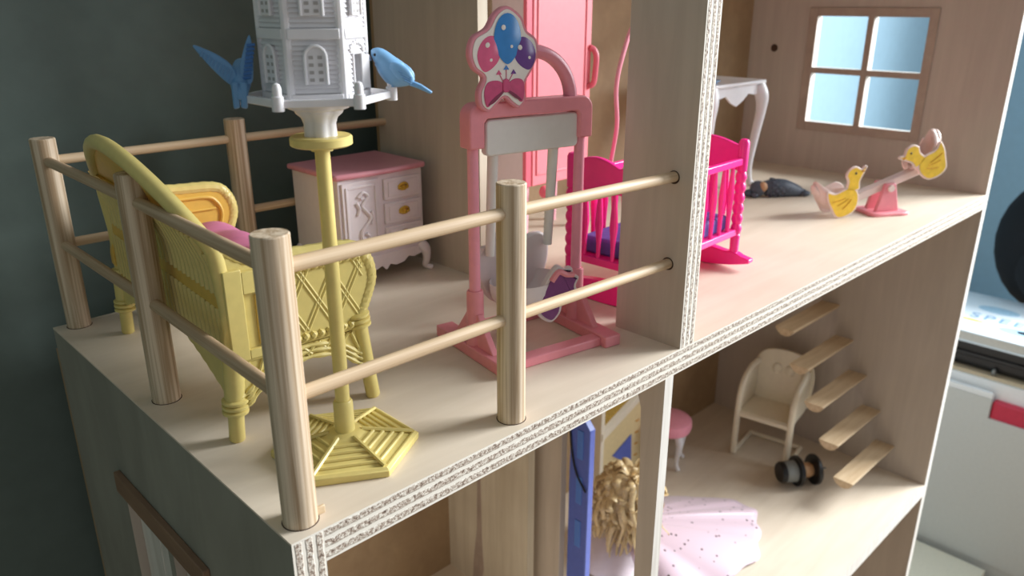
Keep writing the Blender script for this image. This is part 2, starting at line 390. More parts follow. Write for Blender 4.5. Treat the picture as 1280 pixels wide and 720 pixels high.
# right outer wall with four-pane window
yw = [0, 11.7, 19.6, 20.55, 28.55, D]; zw = [ZF, 7.7, 15.4, 16.3, 24.15, 50]
mb = MB(); mb.plate(yw, zw, lambda i, j: i in (1, 3) and j in (1, 3), 'yz', XR, XR+1.45, 0)
rw = mb.build('outer_wall', [M_PLYW, M_WHITEEDGE], house, weld=True)
for p in rw.data.polygons:
    if abs(p.normal.x) < 0.5: p.material_index = 1
mb = MB()
for a in ((10.45, 11.75, 6.35, 25.4), (28.5, 29.85, 6.35, 25.4), (11.75, 28.5, 6.35, 7.75), (11.75, 28.5, 24.1, 25.4)):
    MB().box(XR-0.25, XR, a[0], a[1], a[2], a[3]).build('window_frame', M_TRIM, rw, bevel=0.05)
MB().box(XR-0.22, XR, 19.6, 20.55, 7.75, 24.1).build('mullion', M_TRIM, rw, bevel=0.05)
MB().box(XR-0.2, XR, 11.75, 28.5, 15.4, 16.3).build('mullion', M_TRIM, rw, bevel=0.05)
kn = MB(); kn.M = T(XR-0.02, 35.45, 19.0) @ R(90, 'Y'); kn.lathe([(0.62, -0.03), (0.55, 0.05), (0.2, 0.09)], n=16); kn.build('wood_knot', M_HOLE, rw)
# upper partition: front pier, back pier, header above the doorway
mb = MB(); mb.edgebox(XD, XD+1.9, 0, 6.58, 0, 50, {'-y': 1, '+y': 1}); mb.build('partition_pier', [M_PLYV, M_EDGEP], house)
mb = MB(); mb.edgebox(XD, XD+1.2, 23.76, D, 0, 50, {'-y': 1}); mb.build('partition_pier', [M_PLYV, M_PINE], house)
MB().box(XD, XD+1.2, 6.58, 23.76, 42, 50).build('partition_header', M_PLYV, house)
MB().box(XD, XR+1.45, 0, D, 50, 52).build('roof_board', M_DECK, house)
# backs
MB().box(XD, XR+1.45, D, D+0.5, -2.1, 50).build('back_panel', M_MDF, house)
MB().box(0, XR+1.45, D, D+0.5, ZF, -2.1).build('back_panel', M_MDF, house)
# lower storey floor and base
mb = MB(); mb.edgebox(1.9, XR, 0, D, -51.3, -49.1, {'-y': 1}); mb.build('lower_floor', [M_DECK, M_WHITEEDGE], house)
MB().box(1.9, XR, 0, D, ZF, ZF+2).build('base_board', M_DECK, house)
# lower partition
MB().box(42.7, 43.8, 24.7, D, -49.1, -2.1).build('lower_partition', M_PINE, house)
MB().box(45.1, 46.1, 21.6, 26.6, -49.1, -2.1).build('lower_partition', M_PLYV, house, bevel=0.06)
MB().prism([(33.7, -49), (35.2, -49), (34.9, -45), (34.2, -40), (33.9, -30), (33.8, -10), (33.2, -10), (33.3, -30), (33.2, -41), (32.9, -46)], 'yz', 42.68, 42.72).build('grain_streak', M_TRIM, house)
mb = MB()
pier = [(0, -49.1), (1.9, -49.1), (1.75, -30), (1.9, -12), (2.2, -5.5), (2.9, -3.4), (3.6, -2.1), (0, -2.1)]
mb.prism(pier, 'yz', 33.0, 34.1, 0); o = mb.build('support_strip', [M_PLYV, M_WHITEEDGE], house)
for p in o.data.polygons:
    if p.normal.y < -0.8: p.material_index = 1
# stair treads: rounded underside, fixed to the right wall
tread = [(-1.6, 0), (1.6, 0), (1.5, -0.25), (1.1, -0.8), (0.5, -1.2), (-0.3, -1.3), (-1.0, -1.0), (-1.45, -0.4)]
first = None
for k in range(6):
    if first is None:
        mb = MB(); mb.prism(tread, 'yz', 95.2, XR, 0); first = mb.build('stair_tread', M_TREAD, house, bevel=0.06); o = first
    else:
        o = first.copy(); COL.objects.link(o)
    o.parent = house; o.location = Vector((0, 7.25+3.15*k, -44.1+5.5*k))*S
# railing posts and dowel rails
PH = 16.05
posts = dict(A=(1.83, 39.05), B=(1.83, 20.38), C=(1.41, 1.5), D=(17.25, 1.5), E=(17.9, 39.05))
pm = None
for key, (x, y) in posts.items():
    if pm is None:
        mb = MB(); prof = [(0.94, 0), (0.94, PH-0.07), (0.88, PH)]; mb.lathe(prof, n=32); pm = mb.build('railing_post', M_DOWEL, house); o = pm
        hm = MB().lathe([(1.0, 0.0), (1.0, 0.02)], n=32).build('post_hole', M_HOLE, house)
        hm.parent = o
    else:
        o = pm.copy(); COL.objects.link(o); h2 = hm.copy(); COL.objects.link(h2); h2.parent = o
    o.parent = house; o.location = Vector((x, y, 0))*S; o.rotation_euler = (0, 0, random.uniform(0, 6))
    if key == 'C': pass
def rail(p, q, m):
    o = MB().tube([p, q], 0.4, 16).build('railing_rail', m, house); return o
for z in (14.22, 7.3):
    rail((posts['A'][0], posts['A'][1], z+.03), (posts['B'][0], posts['B'][1], z), M_DOWY)
    rail((posts['B'][0], posts['B'][1], z), (posts['C'][0], posts['C'][1], z), M_DOWY)
    rail((posts['C'][0], posts['C'][1], z+.05), (posts['D'][0], posts['D'][1], z), M_DOWX)
    rail((posts['D'][0], posts['D'][1], z), (XD-0.02, 1.7, z-0.45), M_DOWX)
    rail((posts['A'][0], posts['A'][1], z), (posts['E'][0], posts['E'][1], z), M_DOWX)
    rail((posts['E'][0], posts['E'][1], z), (XD, 39.05, z-0.1), M_DOWX)
MB().M
for (y, z) in ((1.72, 13.72), (1.72, 6.83)):
    mb = MB(); mb.M = T(XD-0.015, y, z) @ R(90, 'Y'); mb.lathe([(0.52, -0.01), (0.52, 0.01)], n=18); mb.build('rail_hole', M_HOLE, house)
MB().box(2.25, 2.75, 1.15, 1.35, 0, 0.5).build('wood_splinter', M_TREAD, house, bevel=0.05)

# ================================================================== wicker loveseat
def loveseat():
    t = thing('wicker_loveseat', 'yellow plastic wicker loveseat with fan back and pink cushion, on the balcony', 'loveseat', (8.7, 22.7, 0), -3.6)
    HW = 11.6; xb, xf = -5.0, 4.3
    def rimz(y): return 12.5+5.1*max(0, math.cos(PI/2*min(1, abs(y)/HW)))**0.85
    def backx(z): return xb+0.2-(0 if z < 11 else 2.7*((z-11)/6.6)**1.2)
    # back shell
    def fb(u, v):
        y = -HW+2*HW*u; z = 5.0+(rimz(y)-5.0)*v; return (backx(z), y, z)
    def fo(u, v):
        x, y, z = fb(u, v); return (x+0.35, y, z)
    MB().grid(fb, 30, 16, fo).build('backrest', M_YELD, t)
    rim = [(backx(rimz(-HW+2*HW*i/48))+0.15, -HW+2*HW*i/48, rimz(-HW+2*HW*i/48)) for i in range(49)]
    rim = [(backx(6), -HW, 5.2), (backx(9), -HW, 9), (backx(12), -HW, 12)]+rim+[(backx(12), HW, 12), (backx(9), HW, 9), (backx(6), HW, 5.2)]
    MB().tube(rim, 0.52, 12).build('backrest_rim', M_YEL, t)
    mb = MB()                                               # woven strands in two bands with plain bands between
    for (z0, z1) in ((5.4, 8.7), (9.6, 13.2)):
        y = -HW+0.7
        while y < HW-0.7:
            y1 = y+0.9
            pts = [(backx(z0+(z1-z0)*k/4)-0.16, y+0.5*k/4, z0+(z1-z0)*k/4) for k in range(5) if z0+(z1-z0)*k/4 < rimz(y)-0.3]
            if len(pts) > 1: mb.tube(pts, 0.24, 6)
            y += 0.8
    tag(mb.build('woven_strands', M_YEL, t), kind='stuff')
    for (z0, z1) in ((4.9, 5.5), (8.7, 9.6), (13.2, 13.9)):
        MB().grid(lambda u, v: (backx(z0+(z1-z0)*v)-0.25, -HW+0.4+(2*HW-0.8)*u, z0+(z1-z0)*v), 12, 2,
                  lambda u, v: (backx(z0+(z1-z0)*v)+0.05, -HW+0.4+(2*HW-0.8)*u, z0+(z1-z0)*v)).build('woven_band', M_YELD, t)
    # seat
    MB().box(xb+0.3, xf, -HW+0.2, HW-0.2, 5.6, 6.8).build('seat', M_YEL, t, bevel=0.2)
    # arms
    prof = closed([(-5.0, 5.5), (0, 5.45), (4.0, 5.5), (3.9, 6.5), (4.55, 7.6), (4.9, 8.9), (4.6, 10.2), (3.6, 11.0), (0, 11.2), (-3.5, 11.6), (-5.0, 12.6), (-5.1, 9)], 4)
    for sgn in (-1, 1):
        a, b = (-HW-0.35, -HW+0.35) if sgn < 0 else (HW-0.35, HW+0.35)
        arm = MB().prism(prof, 'xz', a, b).build('arm', M_YEL if sgn < 0 else M_YELD, t, bevel=0.1)
        yy = sgn*HW; out = sgn
        pts = bez([(3.9, yy, 6.3), (4.5, yy, 7.5), (4.95, yy, 8.9), (4.6, yy, 10.3), (3.5, yy, 11.15), (0, yy, 11.4), (-3.3, yy, 11.8), (-5.0, yy, 12.9)], 10)
        rr = [0.5+0.025*math.sin(i*2.4) for i in range(len(pts))]
        MB().tube(pts, rr, 10).build('arm_roll', M_YEL, arm)
        # inner outline on inner face
        yi = yy-sgn*0.4
        pts = bez([(3.3, yi, 7.0), (3.9, yi, 8.8), (3.5, yi, 10.0), (2.5, yi, 10.5), (-1, yi, 10.6), (-4, yi, 10.9)], 6)
        MB().tube(pts, 0.16, 8).build('inner_piping', M_YELD, arm)
        MB().tube([(-4, yi, 9.5), (3.4, yi, 9.4)], 0.12, 6).build('inner_piping', M_YELD, arm)
        yo = yy+sgn*0.38
        ya = yy+sgn*0.33
        mb = MB()                                            # crossing lattice strips
        for k in range(-3, 6):
            for sl in (1, -1):
                for off in (0, 0.3):
                    x0 = -2.2+k*2.0+off
                    z0, z1 = 6.3, 10.4
                    xa, xz = (x0, x0+2.3*sl)
                    lo, hi = -1.9, 4.2
                    def clip(x): return min(max(x, lo), hi)
                    ta = (clip(xa)-xa)/(xz-xa); tz = 1-(xz-clip(xz))/(xz-xa)
                    if tz-ta < 0.12: continue
                    mb.tube([(xa+(xz-xa)*ta, ya, z0+(z1-z0)*ta), (xa+(xz-xa)*tz, ya, z0+(z1-z0)*tz)], 0.1, 6)
        tag(mb.build('lattice_strips', M_YEL, arm), kind='stuff')
        for z in (5.85, 10.55):                              # braids
            pts = [(-1.9+i*0.11, yo, z+0.12*math.sin(i*1.25)) for i in range(55)]
            MB().tube(pts, [0.2+0.08*math.sin(i*1.25+1) for i in range(55)], 8).build('braid', M_YEL, arm)
        # plain block with slot near the back
        for (x0, x1, z0, z1) in ((-5.1, -4.0, 5.6, 11.4), (-2.75, -1.9, 5.6, 11.0), (-4.0, -2.75, 5.6, 6.2), (-4.0, -2.75, 9.8, 11.2)):
            MB().box(x0, x1, min(yo, yo+sgn*0.22)-0.1, max(yo, yo+sgn*0.22), z0, z1).build('plain_panel', M_YEL, arm, bevel=0.05)
        MB().box(-3.25, -2.95, min(yo, yo+sgn*0.12), max(yo, yo+sgn*0.12), 6.35, 9.6).build('slot_bar', M_YELD, arm, bevel=0.05)
        # side apron with rope edge
        arch = [(-4.9, 5.35), (-4.9, 2.3), (-4.3, 2.5), (-3.4, 3.3), (-2.2, 4.0), (-0.6, 4.4), (1.0, 4.3), (2.4, 3.8), (3.4, 3.0), (3.9, 2.7), (3.9, 5.35)]
        ap = MB().prism(arch, 'xz', yy-0.25, yy+0.25).build('apron', M_YEL, t)
        for dz in (0, 0.42, 0.8):
            pts = [(x, yo-sgn*0.1, z+dz) for x, z in bez2(arch[1:10])]
            MB().tube(pts, [0.17+0.05*math.sin(i*1.7) for i in range(len(pts))], 7).build('rope_edge', M_YEL, ap)
        mb = MB()
        for k in range(-3, 4):
            for sl in (1, -1):
                mb.tube([(k*1.2-0.5*sl, yo-sgn*0.08, 5.3), (k*1.2+0.15*sl, yo-sgn*0.08, 4.6 if abs(k) < 3 else 3.6)], 0.12, 6)
        tag(mb.build('lattice_strips', M_YEL, ap), kind='stuff')
    # front and back aprons
    n = 44
    for (x, nm) in ((xb+0.05, 'back_apron'), (xf-0.25, 'front_apron')):
        poly = [(-HW, 5.3)]+[(-HW+2*HW*i/n, min(5.0, 2.3+3.0*math.sin(PI*min(1, max(0, (i/n)))))-(0.1 if i % 2 else 0)) for i in range(n+1)]+[(HW, 5.3)]
        MB().prism(poly, 'yz', x-0.2, x+0.25).build('apron', M_YEL, t)
    # legs
    for (x, y, dx, dy) in ((xb+0.1, -HW, -0.3, 0.2), (xb+0.1, HW, -0.3, -0.2), (3.85, -HW, 0.7, -0.2), (3.85, HW, 0.7, 0.2)):
        front = x > 0; zt = 6.3 if front else 5.6
        P = lambda z: (x+dx*(1-z/zt), y+dy*(1-z/zt), z)
        lg = MB().tube([P(0), P(0.12), P(2.0), P(2.1), P(zt)], [0.42, 0.5, 0.5, 0.62 if not front else 0.5, 0.66 if not front else 0.55], 16).build('leg', M_YEL, t)
        zr = 2.1 if not front else 5.6
        for k in range(3):
            z = zr+0.36*k
            MB().tube([P(z-0.17), P(z-0.08), P(z+0.08), P(z+0.17)], [0.66, 0.82, 0.82, 0.66], 16).build('wrapped_ring', M_YEL, lg)
    # cushion: tufted
    def top(u, v):
        x = -4.3+8.4*u; y = -HW+0.9+(2*HW-1.8)*v
        e = (1-abs(2*u-1)**4)**0.5*(1-abs(2*v-1)**6)**0.5
        return (x, y, 6.9+2.1*e+0.45*e*abs(math.sin(u*PI*2))*abs(math.sin(v*PI*4)))
    def bot(u, v):
        x, y, z = top(u, v); return (x, y, 6.8)
    MB().grid(top, 24, 48, bot).build('cushion', M_PINKC, t, smooth=80)
    return t
def bez2(p): return [(q.x, q.z) for q in bez([(a, 0, b) for a, b in p], 4)]
loveseat()

# ================================================================== birdhouse on a stand
def birdhouse():
    cx, cy = 7.25, 6.0
    t = thing('birdhouse_stand', 'white birdhouse tower on a yellow pole with hexagonal yellow foot', 'birdhouse', (cx, cy, 0))
    HA = PI/6
    def hexp(r, z): return [(r*math.cos(HA+k*PI/3), r*math.sin(HA+k*PI/3), z) for k in range(6)]
    base = MB(); base.lathe([(4.5, 0), (4.55, 0.15), (4.55, 0.45), (4.3, 0.6), (4.15, 0.6), (4.05, 0.5), (1.35, 1.1), (1.1, 1.25), (0.7, 1.35)], n=6, ang0=HA)
    bo = base.build('foot', M_YEL, t, bevel=0.05, smooth=20)
    for k in range(6):
        a = HA+k*PI/3
        def P(r, z, aa=a): return (r*math.cos(aa), r*math.sin(aa), z)
        MB().tube([P(1.0, 1.24), P(4.15, 0.62)], 0.14, 6).build('foot_rib', M_YEL, bo)
        for r in (1.75, 2.35, 2.95, 3.55):
            z = 0.5+(4.05-r)/(4.05-1.35)*0.6+0.02
            MB().tube([P(r, z), P(r, z, a+PI/3)], 0.12, 6).build('foot_rib', M_YEL, bo)
    MB().lathe([(0.62, 1.2), (0.6, 3.25), (0.52, 3.4)], n=20).build('sleeve', M_YEL, t)
    MB().lathe([(0.44, 3.3), (0.41, 18.6), (0.6, 18.62), (0.6, 18.95)], n=20).build('pole', M_YEL, t)
    MB().lathe([(1.55, 18.9), (1.68, 18.98), (1.68, 19.35), (1.58, 19.45)], n=28).build('collar', M_YEL, t)
    # fluted neck
    prof = [(0.88, 19.45), (0.86, 20.1), (0.98, 20.45), (1.25, 20.68), (1.3, 20.82), (1.6, 20.95), (1.68, 21.1), (1.95, 21.2), (2.1, 21.36)]
    n = 48; mb = MB(); v = []; f = []
    for (r, z) in prof:
        for j in range(n):
            a = 2*PI*j/n; rr = r*(1+0.12*abs(math.cos(3*a))-0.06); v.append((rr*math.cos(a), rr*math.sin(a), z))
    for i in range(len(prof)-1):
        for j in range(n): f.append((i*n+j, i*n+(j+1) % n, (i+1)*n+(j+1) % n, (i+1)*n+j))
    f += [tuple(range(n))[::-1], tuple(range((len(prof)-1)*n, len(prof)*n))]
    mb.add(v, f); mb.build('neck', M_WHITE, t)
    MB().lathe([(3.7, 21.34), (3.8, 21.36), (3.8, 21.46)], n=6, ang0=HA).build('platform', M_WHITE, t, smooth=20)
    for k in range(6):
        a = HA+k*PI/3; b = a+PI/3; r = 3.85
        p = (r*math.cos(a), r*math.sin(a)); q = (r*math.cos(b), r*math.sin(b))
        mb = MB(); mb.M = T(*p, 0) @ R(math.degrees(math.atan2(q[1]-p[1], q[0]-p[0])), 'Z'); L = math.hypot(q[0]-p[0], q[1]-p[1])
        mb.box(0, L, -0.12, 0.12, 21.33, 21.72).build('platform_rail', M_WHITE, t, bevel=0.05)
        MB().lathe([(0.3, 21.2), (0.3, 21.9), (0.23, 21.94), (0.23, 22.3), (0.17, 22.48), (0.06, 22.55)], c=(p[0]*1.02, p[1]*1.02), n=14).build('corner_knob', M_WHITE, t)
    # tower walls
    RH = 2.55; ap = RH*math.cos(PI/6); z0, z1 = 21.46, 33.5; FW = RH/2-0.02
    for k in range(6):
        nang = HA+PI/6+k*PI/3; deg = math.degrees(nang)
        door = (round(deg) % 360) == 300
        mb = MB(); mb.M = R(deg, 'Z') @ T(ap, 0, 0) @ R(90, 'Z')       # local x along face, local -y outward
        us = [-FW, -0.35, 0.5, FW] if door else [-FW, FW]
        vs = [z0, 21.9, 23.7, z1] if door else [z0, z1]
        mb.plate(us, vs, (lambda i, j: i == 1 and j == 1) if door else (lambda i, j: False), 'xz', -0.12, 0.2, 0)
        wp = mb.build('wall_panel', M_WHITE, t, weld=True)
        def sub(nm, fn, m=M_WHITE, bevel=0.03):
            q = MB(); q.M = R(deg, 'Z') @ T(ap, 0, 0) @ R(90, 'Z'); fn(q); return q.build(nm, m, wp, bevel=bevel)
        for (za, zb) in ((21.46, 21.85), (24.5, 25.0), (28.4, 28.95), (32.2, 32.75)):
            sub('wall_band', lambda q: q.box(-FW, FW, -0.3, -0.1, za, zb))
        def clap(q):
            for (za, zb) in ((21.9, 24.45), (25.05, 28.3), (29.0, 32.1)):
                z = za+0.02
                while z < zb-0.1:
                    if door and za < 24: segs = ((-1.1, -0.4), (0.55, 1.1)) if z < 23.75 else ((-1.1, 1.1),)
                    else: segs = ((-1.1, 1.1),)
                    for s0, s1 in segs:
                        q.add([(s0, -0.12, z), (s1, -0.12, z), (s1, -0.215, z), (s0, -0.215, z), (s0, -0.12, z+0.21), (s1, -0.12, z+0.21)], [(0, 1, 2, 3), (3, 2, 5, 4), (0, 3, 4), (1, 5, 2), (0, 4, 5, 1)])
                    z += 0.23
        sub('clapboards', clap, bevel=0)['kind'] = 'stuff'
        for (zb, zt) in ((22.35, 24.2), (25.6, 27.5), (29.4, 31.3)):
            if door and zb < 23: continue
            arch = [(-0.52, zb), (0.52, zb)]+[(0.52*math.cos(a), zt-0.55+0.55*math.sin(a)) for a in [PI*i/10 for i in range(11)]]
            sub('arched_window', lambda q: q.prism(arch, 'xz', -0.34, -0.1))
            pts = [(0.52, -0.36, zb)]+[(p[0], -0.36, p[1]) for p in arch[2:]]+[(-0.52, -0.36, zb)]
            sub('window_moulding', lambda q: q.tube(pts, 0.085, 8), bevel=0)
            for i in range(4):
                for sx in (-0.22, 0.22):
                    zc = zb+0.22+i*0.36
                    sub('window_dimple', lambda q: q.box(sx-0.11, sx+0.11, -0.36, -0.33, zc-0.08, zc+0.08), M_GREYD, bevel=0)
        if door:
            sub('door_surround', lambda q: q.tube([(-0.4, -0.2, 21.9), (-0.4, -0.2, 23.75), (0.55, -0.2, 23.75), (0.55, -0.2, 21.9)], 0.09, 8), bevel=0)
            for i in range(9):
                a = PI*i/8; sub('door_crest', lambda q: q.ell((0.08+0.7*math.cos(a), -0.2, 23.9+0.4*math.sin(a)), (0.13, 0.1, 0.13), 8, 6), bevel=0)
            q = MB(); q.M = R(deg, 'Z') @ T(ap, 0, 0) @ R(90, 'Z') @ T(0.5, -0.16, 0) @ R(-22, 'Z')
            q.box(0, 0.6, -0.06, 0.06, 21.95, 23.65).build('open_door', M_WHITE, wp, bevel=0.03)
        a = HA+k*PI/3
        MB().lathe([(0.27, z0), (0.27, z1)], c=(RH*1.0*math.cos(a), RH*math.sin(a)), n=8).build('corner_post', M_WHITE, t, bevel=0.04)
    MB().lathe([(3.1, 33.4), (3.1, 33.7), (2.0, 36.0), (0.9, 39.0), (0.2, 40.5)], n=6, ang0=HA).build('roof', M_WHITE, t, smooth=20)
    return t
M_GREYD = plastic('recess_shade_grey', (168, 164, 162), 0.5, 0.03)  # shade of the moulded dimples, painted as grey on flat patches
birdhouse()

# ------------------------------------------------------------------ little birds
def bird_perched():
    # right bird: closed wings, head toward the house
    a = -PI/6
    loc = (7.25+3.95*math.cos(a), 6.0+3.95*math.sin(a), 21.72)
    t = thing('bird_figurine', 'small blue plastic bird with folded wings perched right of the birdhouse', 'bird', loc, -41)
    # local: +x = tail direction (to picture right), z up
    ctl = [((-0.98, 0, 1.72), 0.06), ((-0.92, 0, 1.74), 0.3), ((-0.72, 0, 1.78), 0.46), ((-0.42, 0, 1.6), 0.52), ((-0.1, 0, 1.22), 0.66), ((0.3, 0, 0.86), 0.7), ((0.75, 0, 0.66), 0.52), ((1.1, 0, 0.5), 0.26), ((1.2, 0, 0.45), 0.1)]
    p = bez([c for c, r in ctl], 5); rr = [q.x for q in bez([(r, 0, 0) for c, r in ctl], 5)]
    MB().tube(p, rr, 18).build('body', M_BIRD, t, smooth=80)
    tail = [(0.75, 0.66), (1.6, 0.3), (2.2, -0.1), (2.08, -0.2), (1.4, 0.1), (0.7, 0.35)]
    MB().prism(tail, 'xz', -0.2, 0.2).build('tail', M_BIRD, t, bevel=0.06)
    for sg in (-1, 1):
        w = MB(); w.ell((0.58, sg*0.6, 0.98), (0.74, 0.2, 0.4), 14, 8, rot=Matrix.Rotation(0.62, 3, 'Y').to_quaternion()); wg = w.build('wing', M_BIRD, t)
        for k in range(4):
            MB().tube([(0.45+0.1*k, sg*0.79, 1.08-0.16*k), (1.12, sg*0.68, 0.72-0.11*k)], 0.05, 6).build('feather', M_BIRDM2, wg)
        MB().ell((-0.78, sg*0.43, 1.88), (0.075, 0.05, 0.075), 8, 6).build('eye', M_BLACK, t)
        MB().tube([(0.1, sg*0.2, 0.6), (0.05, sg*0.2, 0.0)], 0.08, 8).build('foot', M_BIRD, t)
    MB().tube([(-1.05, 0, 1.7), (-1.32, 0, 1.6)], [0.17, 0.03], 8).build('beak', M_BIRD, t)
    return t
def bird_flying():
    a = PI-PI/6
    loc = (7.25+3.9*math.cos(a), 6.0+3.9*math.sin(a), 21.4)
    t = thing('bird_figurine', 'small blue plastic bird with raised wings at the left of the birdhouse', 'bird', loc, -31)
    # local: x = picture right, -y = toward the viewer, z up. Seen from the tail
    ctl = [((0.02, -0.55, 0.05), 0.3), ((0.05, -0.42, 0.45), 0.4), ((0.08, -0.15, 0.85), 0.52), ((0.1, 0.25, 1.2), 0.55), ((0.12, 0.65, 1.5), 0.46), ((0.12, 1.05, 1.7), 0.38), ((0.12, 1.3, 1.7), 0.1)]
    p = bez([c for c, r in ctl], 5); rr = [q.x for q in bez([(r, 0, 0) for c, r in ctl], 5)]
    MB().tube(p, rr, 16).build('body', M_BIRDM, t, smooth=80)
    for sg in (-1, 1):
        tl = [(0.0+sg*0.02, -0.3), (0.0+sg*0.34, -0.36), (0.06+sg*0.4, 0.55), (0.06+sg*0.38, 1.0), (0.05+sg*0.02, 1.0)]
        MB().prism(tl, 'xz', -0.8, -0.5).build('tail_feather', M_BIRDM, t, bevel=0.09)
        MB().ell((0.12+sg*0.33, 1.15, 1.8), (0.05, 0.06, 0.06), 8, 6).build('eye', M_BLACK, t)
    wl = closed([(0.0, 1.05), (-0.2, 1.75), (-0.75, 2.25), (-1.4, 2.6), (-1.98, 2.8), (-1.6, 2.2), (-1.15, 1.6), (-0.55, 0.95), (-0.25, 0.8)], 4)
    W = MB().prism(wl, 'xz', -0.45, -0.22).build('wing', M_BIRDM, t, bevel=0.07)
    for k in range(9):
        f0 = k/8; b = (-0.25-1.3*f0, -0.46, 1.55+0.95*f0); e = (-0.5-1.15*f0, -0.46, 1.05+1.2*f0)
        MB().tube([b, e], 0.06, 6).build('feather', M_BIRDM, W)
    wr = closed([(0.22, 0.9), (0.18, 1.7), (0.38, 2.4), (0.62, 3.0), (0.8, 3.25), (0.86, 2.7), (0.82, 1.8), (0.68, 0.95)], 4)
    W = MB().prism(wr, 'xz', -0.45, -0.2).build('wing', M_BIRDM, t, bevel=0.07)
    for k in range(9):
        z = 1.15+0.2*k; x = 0.26+0.045*k
        MB().tube([(x, -0.46, z), (x+0.4, -0.46, z+0.05)], 0.085, 6).build('feather', M_BIRDD, W)
    MB().tube([(0.12, 1.25, 1.7), (0.12, 1.55, 1.65)], [0.13, 0.02], 8).build('beak', M_BIRDM, t)
    MB().lathe([(0.12, 0.0), (0.12, 0.9)], c=(0.1, 0), n=8).build('peg', M_BIRDM, t)
    return t
M_BIRDM = plastic('mid_blue_bird_plastic', (98, 146, 190), 0.4, 0.06)
bird_perched(); bird_flying()

# ================================================================== dresser
def cabriole(pts, r, name, mat, parent, n=10):
    p = bez(pts, 6); m = len(p)
    k = [r[0]+(r[1]-r[0])*(i/(m-1)) for i in range(m)]
    # knee swell and foot swell
    k = [a*(1+0.25*math.exp(-((i/(m-1)-0.15)/0.15)**2)+0.35*math.exp(-((i/(m-1)-1.0)/0.1)**2)) for i, a in enumerate(k)]
    return MB().tube(p, k, n).build(name, mat, parent, smooth=80)
def dresser():
    t = thing('dresser', 'white toy dresser with pink top and gold drawer pulls, in the balcony corner', 'dresser', (27.8, 34.25, 0))
    W, H0, H1 = 4.9, 2.0, 10.75; yf, yb = -4.0, 4.1
    MB().box(-W, W, yf, yb, 2.6, H1).build('body', M_DRESS, t, bevel=0.1)
    top = [(-5.3, yb+0.3), (-5.3, -4.2), (-5.0, -4.35), (-2.5, -4.55), (0, -4.65), (2.5, -4.55), (5.0, -4.35), (5.3, -4.2), (5.3, yb+0.3)]
    MB().prism(top, 'xy', H1, 11.3).build('top', M_DTOP, t, bevel=0.22, seg=3)
    # front: left door with scroll, right drawers
    d = MB().box(-4.55, -0.35, yf-0.18, yf, 3.2, 10.4).build('door', M_DRESS, t, bevel=0.08)
    for z0, z1, x0, x1 in ((3.6, 10.0, -4.2, -3.95), (3.6, 10.0, -0.95, -0.7), (3.6, 3.85, -3.95, -0.95), (9.75, 10.0, -3.95, -0.95)):
        MB().box(x0, x1, yf-0.28, yf-0.15, z0, z1).build('door_moulding', M_DRESS, d, bevel=0.04)
    y = yf-0.24
    for pts in ([(-2.9, y, 8.9), (-2.3, y, 9.3), (-1.8, y, 8.9), (-2.2, y, 8.4), (-2.5, y, 8.0), (-2.0, y, 7.4), (-1.6, y, 6.8), (-2.0, y, 6.2), (-2.6, y, 5.6), (-2.7, y, 4.9), (-2.2, y, 4.5), (-1.8, y, 4.9), (-2.2, y, 5.3)],
                [(-3.1, y, 8.4), (-2.8, y, 7.8), (-3.0, y, 7.2)], [(-1.5, y, 7.4), (-1.3, y, 6.7), (-1.5, y, 6.1)], [(-2.6, y, 8.7), (-2.2, y, 8.8)]):
        MB().tube(bez(pts, 6), 0.16, 6).build('scroll_relief', M_DRESS, d)
    for k, zc in enumerate((9.15, 6.75, 4.35)):
        dr = MB().box(0.15, 4.55, yf-0.2, yf, zc-1.05, zc+1.05).build('drawer', M_DRESS, t, bevel=0.08)
        MB().box(0.6, 4.1, yf-0.28, yf-0.18, zc-0.75, zc+0.75).build('drawer_moulding', M_DRESS, dr, bevel=0.06)
        x = 2.35
        pl = MB(); pl.M = T(x, yf-0.3, zc); pl.tube(bez([(-0.55, 0, 0.05), (-0.35, -0.1, 0.3), (0, -0.15, 0.42), (0.35, -0.1, 0.3), (0.55, 0, 0.05)], 5), 0.13, 8)
        pl.build('drawer_pull', M_GOLD, dr)
        for (ax, az, rx, rz) in ((0, 0.05, 0.28, 0.25), (-0.42, -0.05, 0.24, 0.16), (0.42, -0.05, 0.24, 0.16), (0, -0.2, 0.4, 0.13)):
            MB().ell((x+ax, yf-0.34, zc+az), (rx, 0.15, rz), 10, 6).build('pull_boss', M_GOLD, dr)
    # scalloped apron
    sc_ = [(-4.9, 2.8), (-4.9, 2.2), (-4.2, 1.9), (-3.4, 1.75), (-2.8, 1.95), (-2.2, 1.5), (-1.2, 1.35), (-0.5, 1.6), (0, 1.1), (0.5, 1.6), (1.2, 1.35), (2.2, 1.5), (2.8, 1.95), (3.4, 1.75), (4.2, 1.9), (4.9, 2.2), (4.9, 2.8)]
    MB().prism(sc_, 'xz', yf-0.15, yf+0.15).build('apron', M_DRESS, t)
    MB().prism([(x*0.8, z) for x, z in sc_], 'yz', -W, -W+0.3).build('apron', M_DRESS, t)
    MB().prism([(x*0.8, z) for x, z in sc_], 'yz', W-0.3, W).build('apron', M_DRESS, t)
    for sx in (-1, 1):
        for sy in (-1, 1):
            x, yq = sx*4.5, (yf+0.3 if sy < 0 else yb-0.3); e = 1 if sy < 0 else 0.3
            cabriole([(x, yq, 2.9), (x+sx*0.45, yq-0.45*e if sy < 0 else yq, 2.1), (x+sx*0.5, yq-0.5*e if sy < 0 else yq, 1.2), (x+sx*0.4, yq-0.4*e if sy < 0 else yq, 0.5), (x+sx*0.95, yq-0.8*e if sy < 0 else yq, 0.16)], (0.55, 0.24), 'leg', M_DRESS, t)
    return t
dresser()

